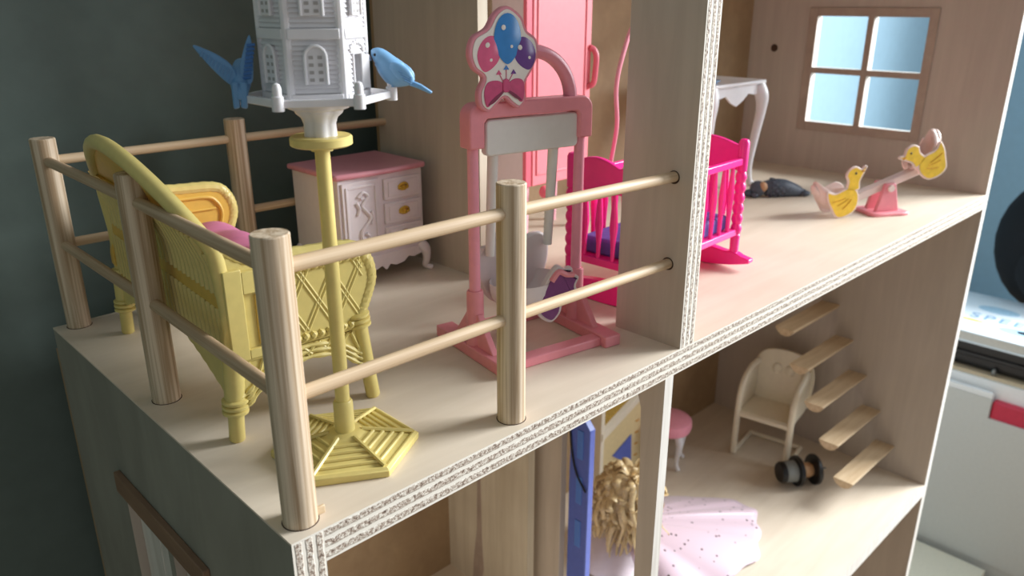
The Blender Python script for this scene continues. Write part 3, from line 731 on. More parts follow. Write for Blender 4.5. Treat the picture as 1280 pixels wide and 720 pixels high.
# ================================================================== toy swing with balloon sign
def swing():
    t = thing('toy_swing', 'pink and white doll swing with a balloon sign, behind the balcony rail', 'swing', (27.25, 9.9, 0), -10)
    for sg in (-1, 1):
        x = sg*4.95
        ft = MB().box(x-0.78, x+0.78, -5.05, 5.0, 0, 0.95).build('foot', M_PINK, t, bevel=0.1)
        gus = [(-2.9, 0.9), (-0.75, 3.6), (0.75, 3.6), (2.9, 0.9)]
        MB().prism(gus, 'yz', x-0.28, x+0.28).build('gusset', M_PINK, ft, bevel=0.08)
        MB().lathe([(0.72, 0.9), (0.68, 2.5), (0.66, 5.2), (0.58, 5.4)], c=(x, 0), n=20).build('sleeve', M_PINK, ft)
        MB().lathe([(0.44, 5.3), (0.42, 17.2)], c=(x, 0), n=18).build('upright', M_PINKL, t)
    for sy in (-1, 1):
        y = sy*3.8
        MB().box(-4.2, 4.2, y-0.6, y+0.6, 0, 0.75).build('crossbar', M_PINK, t, bevel=0.1)
    # top frame: inverted U with rounded shoulders
    U = [(-5.6, 16.3), (-5.6, 18.3)]+[(-4.6-1.0*math.cos(a), 18.5+1.0*math.sin(a)) for a in [PI/2*i/6 for i in range(1, 7)]]
    Ur = [(-x, z) for x, z in U[::-1]]
    inner = [(4.35, 16.3), (4.35, 18.1), (4.1, 18.4), (-4.1, 18.4), (-4.35, 18.1), (-4.35, 16.3)]
    MB().prism(U+Ur+inner, 'xz', -0.75, 0.75).build('top_frame', M_PINK, t, bevel=0.12)
    MB().tube([(-3.4*0+3.9*math.cos(a), 0, 19.3+3.6*math.sin(a)) for a in [PI*i/24 for i in range(25)]], 0.62, 12, flat=0.8).build('arch', M_PINKL, t)
    rr = []
    for (cx, cz, a0) in ((4.1, 17.85, 0), (-3.6, 17.85, 90), (-3.6, 16.0, 180), (4.1, 16.0, 270)):
        for i in range(6): a = math.radians(a0+90*i/5); rr.append((cx+0.4*math.cos(a), cz+0.4*math.sin(a)))
    MB().prism(rr, 'xz', -0.35, 0.4).build('swing_head', M_GREYW, t, bevel=0.12)
    # hanging bars and seat (swung a little forward)
    for x in (-3.0, 2.6):
        MB().tube([(x, 0.3, 15.9), (x+0.02, 0.9, 7.6)], [0.42, 0.36], 14).build('hanging_bar', M_GREYW, t)
    seat = MB()
    lobes = closed([(-3.9, 6.2), (-3.6, 8.0), (-2.6, 8.3), (-2.0, 9.1), (-0.6, 9.0), (0.2, 8.2), (1.4, 8.6), (2.6, 8.4), (3.1, 7.0), (2.7, 5.2), (1.2, 3.6), (-0.8, 3.0), (-2.8, 3.8)], 5)
    st = MB().prism(lobes, 'xz', 1.3, 1.9).build('swing_seat', M_SHELL2, t, bevel=0.2)
    def bowl(u, v):
        a = 2*PI*u; r = math.sin(PI/2*v); return (-0.4+3.1*r*math.cos(a), -0.3+2.3*r*math.sin(a), 2.6+2.6*(1-math.cos(PI/2*v)))
    MB().grid(bowl, 24, 8, lambda u, v: tuple(Vector(bowl(u, v))*1.0+Vector((0, 0, 0.35)))).build('seat_bowl', M_SHELL2, st, smooth=80)
    # purple tray at the front with white scalloped rim
    o = closed([(-1.1, 3.2), (-0.9, 5.0), (-0.1, 6.7), (0.9, 7.9), (1.6, 7.5), (2.3, 7.6), (2.6, 6.8), (3.1, 6.5), (2.8, 5.6), (3.2, 4.6), (2.6, 3.9), (2.0, 4.4), (1.5, 4.3), (1.2, 2.9), (0.2, 2.1)], 5)
    q = MB(); q.M = T(0.35, -2.2, 0.6) @ R(-12, 'Z') @ Matrix.Diagonal((0.85, 1, 0.8, 1)); q.prism(o, 'xz', -0.3, 0.3); tr = q.build('seat_front', M_SHELL2, t, bevel=0.12)
    q = MB(); q.M = T(0.35, -2.2, 0.6) @ R(-12, 'Z') @ Matrix.Diagonal((0.85, 1, 0.8, 1)); q.prism(shrink(o, 0.32), 'xz', -0.42, -0.2); q.build('purple_print', M_PURP, tr, bevel=0.06)
    q = MB(); q.M = T(0.35, -2.2, 0.6) @ R(-12, 'Z') @ Matrix.Diagonal((0.85, 1, 0.8, 1))
    q.tube(bez([(0.2, -0.4, 6.5), (0.9, -0.42, 7.35), (1.7, -0.42, 7.0), (2.4, -0.42, 6.9)], 6), 0.28, 8); q.build('pink_frill', M_PINK, tr)
    # balloon sign
    raw = [(215, 25), (160, 55), (122, 118), (62, 158), (43, 230), (62, 295), (104, 338), (82, 400), (88, 465), (128, 495), (168, 462), (200, 435), (232, 465), (270, 488), (302, 452), (300, 375), (335, 310), (362, 235), (350, 170), (306, 132), (280, 70)]
    k = 1/3.6/17.6
    pl = closed([((x-203)*k, (260-y)*k) for x, y in raw], 5)
    Msg = T(-2.95, -1.05, 22.45) @ Matrix.Diagonal((1.15, 1, 0.95, 1))
    def sg_(nm, poly, a, b, m, par, bevel=0.05):
        q = MB(); q.M = Msg; q.prism(poly, 'xz', a, b); return q.build(nm, m, par, bevel=bevel)
    sign = sg_('balloon_sign', pl, -0.2, 0.35, M_PINKF, t, 0.1)
    sg_('sign_face', shrink(pl, 0.22), -0.26, -0.1, M_SIGNW, sign, 0.02)
    def P(x, y): return ((x-203)*k, (260-y)*k)
    def balloon(c, rx, rz, tip, m, yy):
        pts = []
        for i in range(28):
            a = 2*PI*i/28; x, z = rx*math.cos(a), rz*math.sin(a)
            if z < 0: x *= 1-0.35*(z/rz)**2
            pts.append((x, z))
        q = MB(); q.M = Msg @ T(c[0], yy, c[1]) @ R(tip, 'Y')
        # domed disc
        v = [(0, -0.1, 0)]; f = []
        for ring in (0.5, 0.85, 1.0):
            for (x, z) in pts: v.append((x*ring, -0.1*(1-ring**2), z*ring))
        n = len(pts)
        for i in range(n):
            f.append((0, 1+i, 1+(i+1) % n))
            for r_ in range(2): f.append((1+r_*n+i, 1+(r_+1)*n+i, 1+(r_+1)*n+(i+1) % n, 1+r_*n+(i+1) % n))
        q.add(v, f); b = q.build('balloon', m, sign, smooth=80)
        for (dx, dz, s_) in ((-0.35, 0.45, 0.16), (0.25, -0.3, 0.1)):
            e = MB(); e.M = Msg @ T(c[0], yy, c[1]) @ R(tip, 'Y'); e.ell((rx*dx, -0.085, rz*dz), (s_*1.0, 0.02, s_*1.2), 10, 6); e.build('highlight_print', M_SIGNW, b)
        return b
    balloon(P(128, 232), 0.82, 1.28, 14, M_BPINK, -0.27)
    balloon(P(294, 236), 0.8, 1.22, -16, M_BPURP, -0.27)
    balloon(P(212, 168), 0.98, 1.78, 0, M_BBLUE, -0.30)
    for a, b in (((172, 318), (196, 368)), ((206, 292), (206, 368)), ((240, 318), (212, 368))):
        q = MB(); q.M = Msg; p0, p1 = P(*a), P(*b); q.tube([(p0[0], -0.28, p0[1]), (p1[0], -0.28, p1[1])], 0.025, 6); q.build('balloon_string', M_BOW, sign)
    for a, m in (((172, 318), M_BPINK), ((206, 297), M_BBLUE), ((240, 318), M_BPURP)):
        c = P(*a); sg_('balloon_knot', [(c[0], c[1]+0.2), (c[0]-0.2, c[1]-0.12), (c[0]+0.2, c[1]-0.12)], -0.3, -0.2, m, sign, 0)
    lobeL = closed([P(198, 372), P(165, 352), P(120, 360), P(104, 405), P(112, 462), P(128, 466), P(160, 425), P(198, 396)], 4)
    lobeR = closed([P(210, 372), P(245, 348), P(282, 356), P(292, 400), P(284, 452), P(268, 452), P(246, 420), P(210, 396)], 4)
    for L in (lobeL, lobeR): sg_('bow_loop', L, -0.32, -0.2, M_BOW, sign, 0.03)
    sg_('bow_shade', closed([P(120, 462), P(150, 428), P(196, 396), P(190, 410), P(150, 450)], 4), -0.34, -0.3, M_BOWD, sign, 0)
    sg_('bow_shade', closed([P(280, 450), P(250, 420), P(212, 396), P(216, 410), P(250, 438)], 4), -0.34, -0.3, M_BOWD, sign, 0)
    sg_('bow_knot', closed([P(192, 352), P(216, 352), P(218, 402), P(190, 402)], 3), -0.38, -0.2, M_BOW, sign, 0.03)
    return t
M_SHELL2 = plastic('translucent_white_plastic', (222, 212, 212), 0.35, 0.02, sss=0.15)
swing()

# ================================================================== rocking cradle
def cradle():
    t = thing('rocking_cradle', 'hot pink doll rocking cradle with spindles, behind the upright plywood pier', 'cradle', (47.2, 11.6, 0), 3.0)
    L, W = 8.6, 4.0
    def bead(x, y, z0, z1, nb):
        prof = []
        m = nb*6
        for i in range(m+1):
            prof.append((0.42+0.16*abs(math.sin(PI*i/6)), z0+(z1-z0)*i/m))
        return prof
    for sx in (-1, 1):
        x = sx*L
        poly = [(-W, 10.3), (W, 10.3), (W, 12.6)]+[(W-2*W*i/24, 12.6+0.75*abs(math.sin(PI*1.5*(i/24)+0.0))*(1) if sx < 0 else 12.6+0.9*math.sin(PI*i/24)) for i in range(1, 24)]+[(-W, 12.6)]
        MB().prism(poly, 'yz', x-0.28, x+0.28).build('headboard' if sx > 0 else 'footboard', M_HOT, t, bevel=0.1)
        for sy in (-1, 1):
            p = MB().lathe([(0.45, 1.6), (0.5, 3.6)]+bead(0, 0, 3.7, 10.2, 6)+[(0.52, 10.3), (0.55, 13.1), (0.4, 13.4), (0.1, 13.5)], c=(x, sy*W), n=14).build('post', M_HOT, t)
        for y in (-2.4, -0.8, 0.8, 2.4):
            MB().lathe([(0.2, 4.0), (0.22, 5.5), (0.4, 7.3), (0.3, 8.8), (0.18, 10.3)], c=(x, y), n=10).build('spindle', M_HOT, t)
        MB().box(x-0.28, x+0.28, -W, W, 3.4, 4.1).build('bottom_rail', M_HOT, t, bevel=0.08)
        n = 24; lo = []; hi = []
        for i in range(n+1):
            y = -6.0+12*i/n; q = (y/6.0)
            lo.append((y, 0.95*q*q)); hi.append((y, 0.95*q*q+0.75+1.35*max(0, math.cos(PI/2*q))**1.5-0.35*abs(q)**8+0.25*math.exp(-((abs(q)-0.7)/0.1)**2)))
        MB().prism(lo+hi[::-1], 'yz', x-0.5, x+0.5).build('rocker', M_HOT, t, bevel=0.1)
    for sy in (-1, 1):
        y = sy*W
        MB().box(-L, L, y-0.28, y+0.28, 10.9, 11.6).build('side_rail', M_HOT, t, bevel=0.1)
        MB().box(-L, L, y-0.28, y+0.28, 3.6, 4.3).build('side_rail', M_HOT, t, bevel=0.1)
        for k in range(9):
            x = -L+1.7*(k+1)
            MB().lathe([(0.2, 4.2), (0.24, 6.0), (0.36, 8.0), (0.26, 9.6), (0.18, 10.95)], c=(x, y), n=8).build('spindle', M_HOT, t)
    MB().box(-L+0.3, L-0.3, -W+0.4, W-0.4, 3.7, 4.1).build('bed_base', M_HOT, t)
    # mobile hoop
    hp = bez([(-3.4, 3.6, 11.5), (-4.3, 2.4, 15.5), (-4.8, 2.3, 18.9), (-4.2, 2.2, 21.6), (-2.4, 2.2, 24.6), (0.6, 1.6, 26.5)], 6)
    MB().tube(hp, 0.2, 8).build('mobile_arm', M_PINKL, t)
    mt = tag(MB().box(-7.9, 7.9, -3.3, 3.3, 4.1, 5.7).build('doll_mattress', M_MATT, None, bevel=0.3, seg=3), 'indigo mattress with white spots inside the hot pink cradle', 'mattress')
    mt.location = Vector((47.2, 11.6, 0))*S; mt.rotation_euler = (0, 0, math.radians(3))
    for k in range(26):
        x, y = random.uniform(-7.4, 7.4), random.uniform(-2.9, 2.9)
        MB().lathe([(0.22, 5.69), (0.2, 5.72)], c=(x, y), n=5).build('printed_star', M_SATIN, mt)
    return t
cradle()

# ================================================================== wardrobe
def wardrobe():
    t = thing('toy_wardrobe', 'tall pink toy wardrobe with pale side, standing behind the balloon swing', 'wardrobe', (52.3, 32.6, 0))
    z0, z1 = 6.4, 36
    MB().box(-5.2, 5.2, -2.4, 2.6, z0, z1).build('body', M_MAUVE, t, bevel=0.1)
    MB().box(-5.35, -4.4, -2.9, -2.4, z0, z1).build('door_frame', M_WARDD, t, bevel=0.1)
    d = MB().box(-4.3, 5.3, -2.95, -2.4, z0, z1).build('door', M_WARD, t, bevel=0.1)
    for (x0, x1, a, b) in ((-3.7, -3.45, 7.6, 35), (4.2, 4.45, 7.6, 35), (-3.45, 4.2, 7.6, 7.85), (-3.45, 4.2, 34.7, 35)):
        MB().box(x0, x1, -3.08, -2.9, a, b).build('door_moulding', M_WARD, d, bevel=0.05)
    h = bez([(5.0, -3.0, 16.9), (5.35, -3.4, 17.3), (5.5, -3.5, 18.6), (5.6, -3.5, 20.2), (5.4, -3.3, 21.0), (5.0, -3.0, 21.3)], 6)
    MB().tube(h, 0.34, 10).build('handle', M_WARDD, d)
    for x in (-4.6, 4.6):
        for y in (-2.0, 2.0):
            MB().lathe([(0.42, 0), (0.5, 3), (0.55, z0)], c=(x, y), n=12).build('leg', M_PALEPINK, t)
    for k, x in enumerate((-2.6, -1.6)):
        MB().ell((x, -3.3, 5.6), (0.7, 0.6, 0.75), 12, 8).build('ball_foot', M_WARDD, t)
    return t
wardrobe()

# ================================================================== white side table, dish, lying figurine
def table():
    t = thing('side_table', 'white toy table with curved leg at the back of the upper room', 'table', (86.3, 31.2, 0))
    top = [(-7.2, -4.8), (7.0, -4.8), (7.0, 4.6), (-7.2, 4.6)]
    MB().prism(top, 'xy', 15.1, 15.65).build('table_top', M_WHITE, t, bevel=0.18)
    ap = [(-6.6, 15.2), (-6.6, 14.0), (-5.0, 13.6), (-3.0, 13.9), (-1.5, 12.9), (0, 12.3), (1.5, 12.9), (3.0, 13.9), (5.0, 13.6), (6.4, 14.0), (6.4, 15.2)]
    for y in (-4.3, 4.0): MB().prism(ap, 'xz', y, y+0.3).build('apron', M_WHITE, t)
    for x in (-6.7, 6.2): MB().prism([(p[0]*0.64, p[1]) for p in ap], 'yz', x, x+0.3).build('apron', M_WHITE, t)
    for sx in (-1, 1):
        for sy in (-1, 1):
            x, y = (6.1 if sx > 0 else -6.3), (-4.0 if sy < 0 else 3.8)
            cabriole([(x, y, 15.0), (x+sx*0.5, y+sy*0.5, 13.2), (x+sx*0.55, y+sy*0.5, 11), (x+sx*0.1, y+sy*0.15, 7), (x-sx*0.25, y-sy*0.1, 3.2), (x+sx*0.05, y+sy*0.05, 0.9), (x+sx*0.4, y+sy*0.4, 0.25)], (0.85, 0.36), 'leg', M_WHITE, t)
    d = thing('toy_dish', 'small pale blue dish on the white toy table', 'dish', (81.2, 28.4, 15.65))
    MB().lathe([(0.7, 0), (1.1, 0.15), (1.5, 0.45), (1.5, 0.55), (1.0, 0.3), (0.2, 0.2)], n=18).build('bowl', M_DISH, d)
    MB().ell((0, 0, 0.35), (0.6, 0.6, 0.2), 10, 6).build('contents', M_WHITE, d)
table()
def figurine():
    t = thing('toy_figurine', 'dark blue-grey scaly toy figurine lying beside the yellow duck seesaw', 'figurine', (88.2, 21.6, 0), -40)
    # local +x toward picture right
    body = bez([(-0.6, 0, 1.15), (0.6, 0, 1.3), (2.0, 0, 1.25), (3.4, 0.1, 0.9), (4.6, 0.2, 0.6), (5.4, 0.2, 0.45)], 6); n = len(body)
    b = MB().tube(body, [1.05+0.3*math.sin(PI*i/(n-1))-0.75*(i/(n-1))**2 for i in range(n)], 14).build('body', M_DKGREY, t, smooth=80)
    for i in range(9):
        for j in range(5):
            a = math.radians(-70+40*j+20*(i % 2)); x = 0.2+0.5*i; r = 1.28-0.02*i*i*0.6; z = 1.28-0.05*i
            MB().ell((x, -r*math.cos(a), z+r*math.sin(a)*0.95), (0.27, 0.18, 0.24), 8, 5).build('scale', M_DKGREY, b)
    MB().ell((-1.7, -0.2, 1.2), (1.15, 1.1, 1.15), 14, 9).build('head', M_DKGREY, t)
    MB().ell((-1.2, -0.75, 1.55), (0.7, 0.6, 0.75), 12, 8).build('face', M_TAN, t)
    MB().ell((-3.0, -0.3, 0.6), (0.75, 0.55, 0.55), 12, 8).build('ear', M_DKGREY, t)
    MB().ell((-2.3, -0.9, 0.45), (0.55, 0.45, 0.42), 12, 8).build('paw', M_DKGREY, t)
    for y in (-0.5, 0.7): MB().ell((5.3, y, 0.45), (0.7, 0.42, 0.42), 12, 8).build('foot', M_DKGREY, t)
figurine()

# ================================================================== duck seesaw
def seesaw():
    c = (90.6, 6.6)
    t = thing('duck_seesaw', 'white toy seesaw with two yellow duck seats on a pink base', 'seesaw', (c[0], c[1], 0), math.degrees(math.atan2(-3.8, 6.0)))
    # local +x toward the raised right end
    MB().prism(closed([(-2.6, -2.1), (0, -2.2), (2.6, -2.1), (2.7, 0), (2.6, 2.1), (0, 2.2), (-2.6, 2.1), (-2.7, 0)], 3), 'xy', 0, 0.45).build('base', M_PINK, t, bevel=0.12)
    for y in (-0.95, 0.95):
        MB().prism([(-1.7, 0.4), (1.7, 0.4), (0.75, 4.1), (-0.75, 4.1)], 'xz', y-0.28, y+0.28).build('bracket', M_PINK, t, bevel=0.12)
    for y in (-1.3, 1.3):
        q = MB(); q.M = T(0, y, 3.5) @ R(90, 'X'); q.lathe([(0.42, -0.2), (0.5, 0), (0.42, 0.2)], n=14); q.build('pivot_cap', M_SHELL, t)
    ang = -math.degrees(math.atan2(2.65, 7.1))
    Mb = T(0, 0, 3.85) @ R(ang, 'Y')
    q = MB(); q.M = Mb; q.box(-7.4, 6.8, -0.6, 0.6, -0.5, 0.5); q.build('plank', M_SHELL, t, bevel=0.12)
    for sg in (-1, 1):
        Md = Mb @ T(-7.3 if sg < 0 else 6.3, 0, 0.2) @ (R(180, 'Z') if sg > 0 else Matrix.Identity(4)) @ R(16 if sg < 0 else 26, 'Y')
        # duck local: +x = facing the pivot
        def tub(u, v):
            a = 2*PI*u; r = math.sin(PI/2*min(1, v*1.0)); back = max(0, -math.cos(a))
            return (-0.3+2.5*r*math.cos(a)-0.5*back*v**3, 1.45*r*math.sin(a), -0.7+2.3*(1-math.cos(PI/2*v))+1.6*back**2*v**4)
        q = MB(); q.M = Md; q.grid(tub, 28, 10, lambda u, v: (tub(u, v)[0]*0.9, tub(u, v)[1]*0.88, tub(u, v)[2]+0.18)); seat = q.build('duck_seat', M_SHELL, t, smooth=70)
        q = MB(); q.M = Md; q.ell((-2.9, 0, 2.0), (0.5, 0.75, 1.1), 12, 8, rot=Matrix.Rotation(-0.5, 3, 'Y').to_quaternion()); q.build('tail', M_SHELL, seat)
        for sy in (-1, 1):
            y = sy*1.5
            wing = closed([(-2.3, 2.2), (-1.2, 1.9), (0.0, 2.3), (1.0, 2.5), (1.9, 1.9), (2.2, 0.8), (1.9, -0.5), (1.0, -1.2), (-0.2, -1.5), (-1.0, -1.2), (-1.6, -0.2), (-2.2, 1.0)], 4)
            head = closed([(0.4, 2.0), (0.5, 3.2), (0.2, 4.0), (0.6, 4.8), (1.5, 5.1), (2.3, 4.7), (2.7, 5.0), (3.1, 4.9), (2.6, 3.9), (2.2, 3.0), (2.1, 2.0)], 4)
            for nm, pl in ((('wing_plate', wing), ('head_plate', head)) if sy*sg > 0 else (('wing_plate', wing),)):
                q = MB(); q.M = Md; q.prism(pl, 'xz', y-0.16, y+0.16); pp = q.build(nm, M_SHELL, seat, bevel=0.06)
                y1 = y+sy*0.2
                q = MB(); q.M = Md; q.prism(shrink(pl, 0.2), 'xz', y, y1); q.build('yellow_print', M_DUCK, pp)
                if nm == 'head_plate':
                    q = MB(); q.M = Md; q.ell((1.5, y1, 4.2), (0.16, 0.05, 0.16), 8, 6); q.build('eye', M_BLACK, pp)
                    q = MB(); q.M = Md; q.ell((2.5, y1, 4.4), (0.3, 0.04, 0.16), 8, 6); q.build('beak_print', M_DUCKD, pp)
                else:
                    for k in range(3):
                        q = MB(); q.M = Md; q.tube(bez([(-1.6+0.75*k, y1, 0.8-0.55*k), (-0.6+0.55*k, y1, 0.9-0.35*k), (0.3+0.4*k, y1, 1.1-0.1*k)], 5), 0.09, 6, flat=0.4); q.build('feather_print', M_DUCKD, pp)
seesaw()

# ================================================================== lower room
ZL = -49.1
def highchair():
    t = thing('high_chair', 'cream plastic toy armchair on runner legs under the stair treads', 'chair', (102.4, 23.6, ZL), 9)
    # local: -x = front, y = width
    for sy in (-1, 1):
        y = sy*4.6
        side = bez([(-4.2, y, 0.3), (-4.1, y, 6), (-4.0, y, 9.6), (-3.6, y, 12.0), (-2.2, y, 13.9), (0.5, y*0.99, 15.2), (2.6, y*0.9, 15.8)], 6)
        MB().tube(side, 0.55, 10).build('leg', M_CREAM, t)
        MB().tube([(-4.2, y, 0.45), (4.0, y, 0.45)], 0.42, 10).build('runner', M_CREAM, t)
        arm = [(-4.0, 8.2), (3.6, 8.6), (3.6, 15.8), (0.5, 15.0), (-2.2, 13.7), (-3.6, 11.8), (-4.0, 9.6)]
        MB().prism(arm, 'xz', y-0.22, y+0.22).build('side_panel', M_CREAM, t, bevel=0.1)
    MB().tube([(4.0, -4.6, 0.45), (4.0, 4.6, 0.45)], 0.42, 10).build('runner', M_CREAM, t)
    MB().tube([(-4.0, -4.6, 8.0), (-4.0, 4.6, 8.0)], 0.5, 10).build('front_bar', M_CREAM, t)
    MB().box(-4.0, 3.6, -4.6, 4.6, 7.8, 8.6).build('seat', M_CREAM, t, bevel=0.2)
    bk = [(-4.1, 8.6), (4.1, 8.6), (4.5, 11.5), (4.6, 14), (4.1, 16.2), (2.8, 17.6), (0, 18.1), (-2.8, 17.6), (-4.1, 16.2), (-4.6, 14), (-4.5, 11.5)]
    q = MB(); q.M = T(3.4, 0, 8.6) @ R(8, 'Y') @ T(0, 0, -8.6); q.prism(closed([(a*1.16, b) for a, b in bk], 3), 'yz', -0.3, 0.3); q.build('backrest', M_CREAM, t, bevel=0.15)
    for y in (-1.1, 1.1):
        q = MB(); q.M = T(3.1, 0, 8.6) @ R(8, 'Y') @ T(0, 0, -8.6); q.ell((-0.1, y, 14.6), (0.3, 0.9, 1.0), 12, 8); q.build('heart_relief', M_CREAM, t)
highchair()
def wheels():
    t = thing('toy_wheel_axle', 'pair of black toy wheels on an axle lying on the lower floor', 'toy wheels', (96.9, 14.9, ZL), -35)
    M0 = T(0, 0, 2.55) @ R(90, 'Y')
    def L(nm, prof, m, n=28, par=t):
        q = MB(); q.M = M0; q.lathe(prof, n=n); return q.build(nm, m, par)
    L('axle', [(0.18, -3.4), (0.18, 4.6)], M_STEEL, 10)
    w1 = L('wheel', [(1.2, -1.0), (2.45, -0.9), (2.55, -0.7), (2.55, -0.4), (2.4, -0.2), (0.8, -0.1)], M_BLACK)
    L('hub', [(1.55, -2.9), (1.75, -2.6), (1.8, -1.0)], M_HUB, 24, w1)
    L('tyre', [(0.9, -3.7), (1.55, -3.7), (1.75, -3.4), (1.75, -2.9), (1.4, -2.8)], M_BLACK, 24, w1)
    w2 = L('wheel', [(0.8, 2.0), (2.4, 2.1), (2.55, 2.3), (2.55, 2.7), (2.35, 2.9), (1.0, 2.9)], M_BLACK)
    for k in range(10):
        q = MB(); q.M = M0 @ R(36*k, 'Z'); q.box(0.8, 2.0, -0.1, 0.1, 2.85, 2.98); q.build('spoke', M_BLACK, w2)
    L('hub', [(0.7, 2.8), (0.6, 3.4), (0.3, 3.5)], M_BLACK, 16, w2)
    L('block', [(1.1, -0.2), (1.25, 0.2), (1.25, 1.5), (1.0, 2.1)], M_TAN, 12)
wheels()
def stool():
    t = thing('toy_stool', 'round pink-topped toy stool with white curved legs, half hidden by the support strip', 'stool', (86.6, 34.0, ZL))
    MB().lathe([(3.0, 6.6), (3.6, 6.8), (3.8, 7.6), (3.7, 8.6), (3.0, 9.1), (0.5, 9.2)], n=28).build('seat', M_PINKL, t)
    for k in range(4):
        a = math.radians(-20+90*k); e = Vector((math.cos(a), math.sin(a), 0))
        p = [e*2.6+Vector((0, 0, 6.8)), e*3.2+Vector((0, 0, 5.4)), e*3.0+Vector((0, 0, 3.4)), e*2.7+Vector((0, 0, 1.4)), e*3.4+Vector((0, 0, 0.25))]
        cabriole([tuple(x) for x in p], (0.6, 0.3), 'leg', M_WHITE, t)
stool()
def toyhouse():
    t = thing('toy_cottage', 'cream toy cottage with straw roof and blue banner behind the blond doll', 'toy house', (76.0, 37.6, ZL))
    MB().prism([(-4.0, 0), (9.0, 0), (9.0, 15.2), (-4.0, 10.0)], 'xz', -0.6, 2.0).build('body', M_CASTLE, t, bevel=0.1)
    sh = Matrix.Identity(4); sh[2][0] = 0.4                    # roof line rises to the right
    q = MB(); q.M = sh; q.prism([(-1.2, 11.0), (-1.2, 12.2), (0.2, 13.6), (1.6, 15.2), (1.9, 14.6), (0.3, 12.2), (-0.5, 11.0)], 'yz', -4.4, 9.4); q.build('eave_board', M_CREAM, t, bevel=0.08)
    for k in range(30):
        x0 = -4.2+0.45*k
        q = MB(); q.M = sh; q.tube([(x0, -0.6, 13.0), (x0+0.15, 0.4, 14.8), (x0, 1.6, 17.2)], [0.28, 0.3, 0.22], 7); q.build('straw_bundle', M_STRAW, t)
    MB().prism([(-1.0, 5.0), (3.8, 7.1), (4.2, 1.1)], 'xz', -0.8, -0.6).build('banner', M_DOORB, t)
    MB().box(-4.6, -3.7, -1.0, 2.2, 0, 19).build('corner_post', M_CREAM, t, bevel=0.1)
    for z in (2.4, 4.6, 6.8, 9.0):
        MB().box(5.0, 5.8, -0.72, -0.58, z, z+0.25).build('wall_mark', M_DUCKD, t)
        MB().box(6.9, 7.7, -0.72, -0.58, z-1, z-0.75).build('wall_mark', M_DUCKD, t)
toyhouse()
def bluepanel():
    t = thing('blue_door_panel', 'periwinkle blue plastic toy door with slots beside the doll', 'toy door', (46.9, 19.95, ZL), 0)
    z = 30.2
    MB().prism([(-1.5, 0), (1.5, 0), (1.5, z-1.6), (-0.4, z), (-1.5, z-1.3)], 'yz', -0.5, 0.5).build('door_leaf', M_DOORB, t, bevel=0.12)
    for (a, b) in ((24.8, 28.6), (18.6, 22.4), (12.4, 16.2)):
        MB().box(-0.62, -0.48, -0.6, 0.3, a, b).build('inset', M_SLOT, t, bevel=0.05)
    MB().tube(bez([(-0.6, 1.4, 28), (-0.7, 1.0, 25.5), (-0.7, 0.2, 22.8), (-0.7, -1.3, 20.8)], 6), 0.12, 6).build('elastic_cord', M_BLACK, t)
bluepanel()
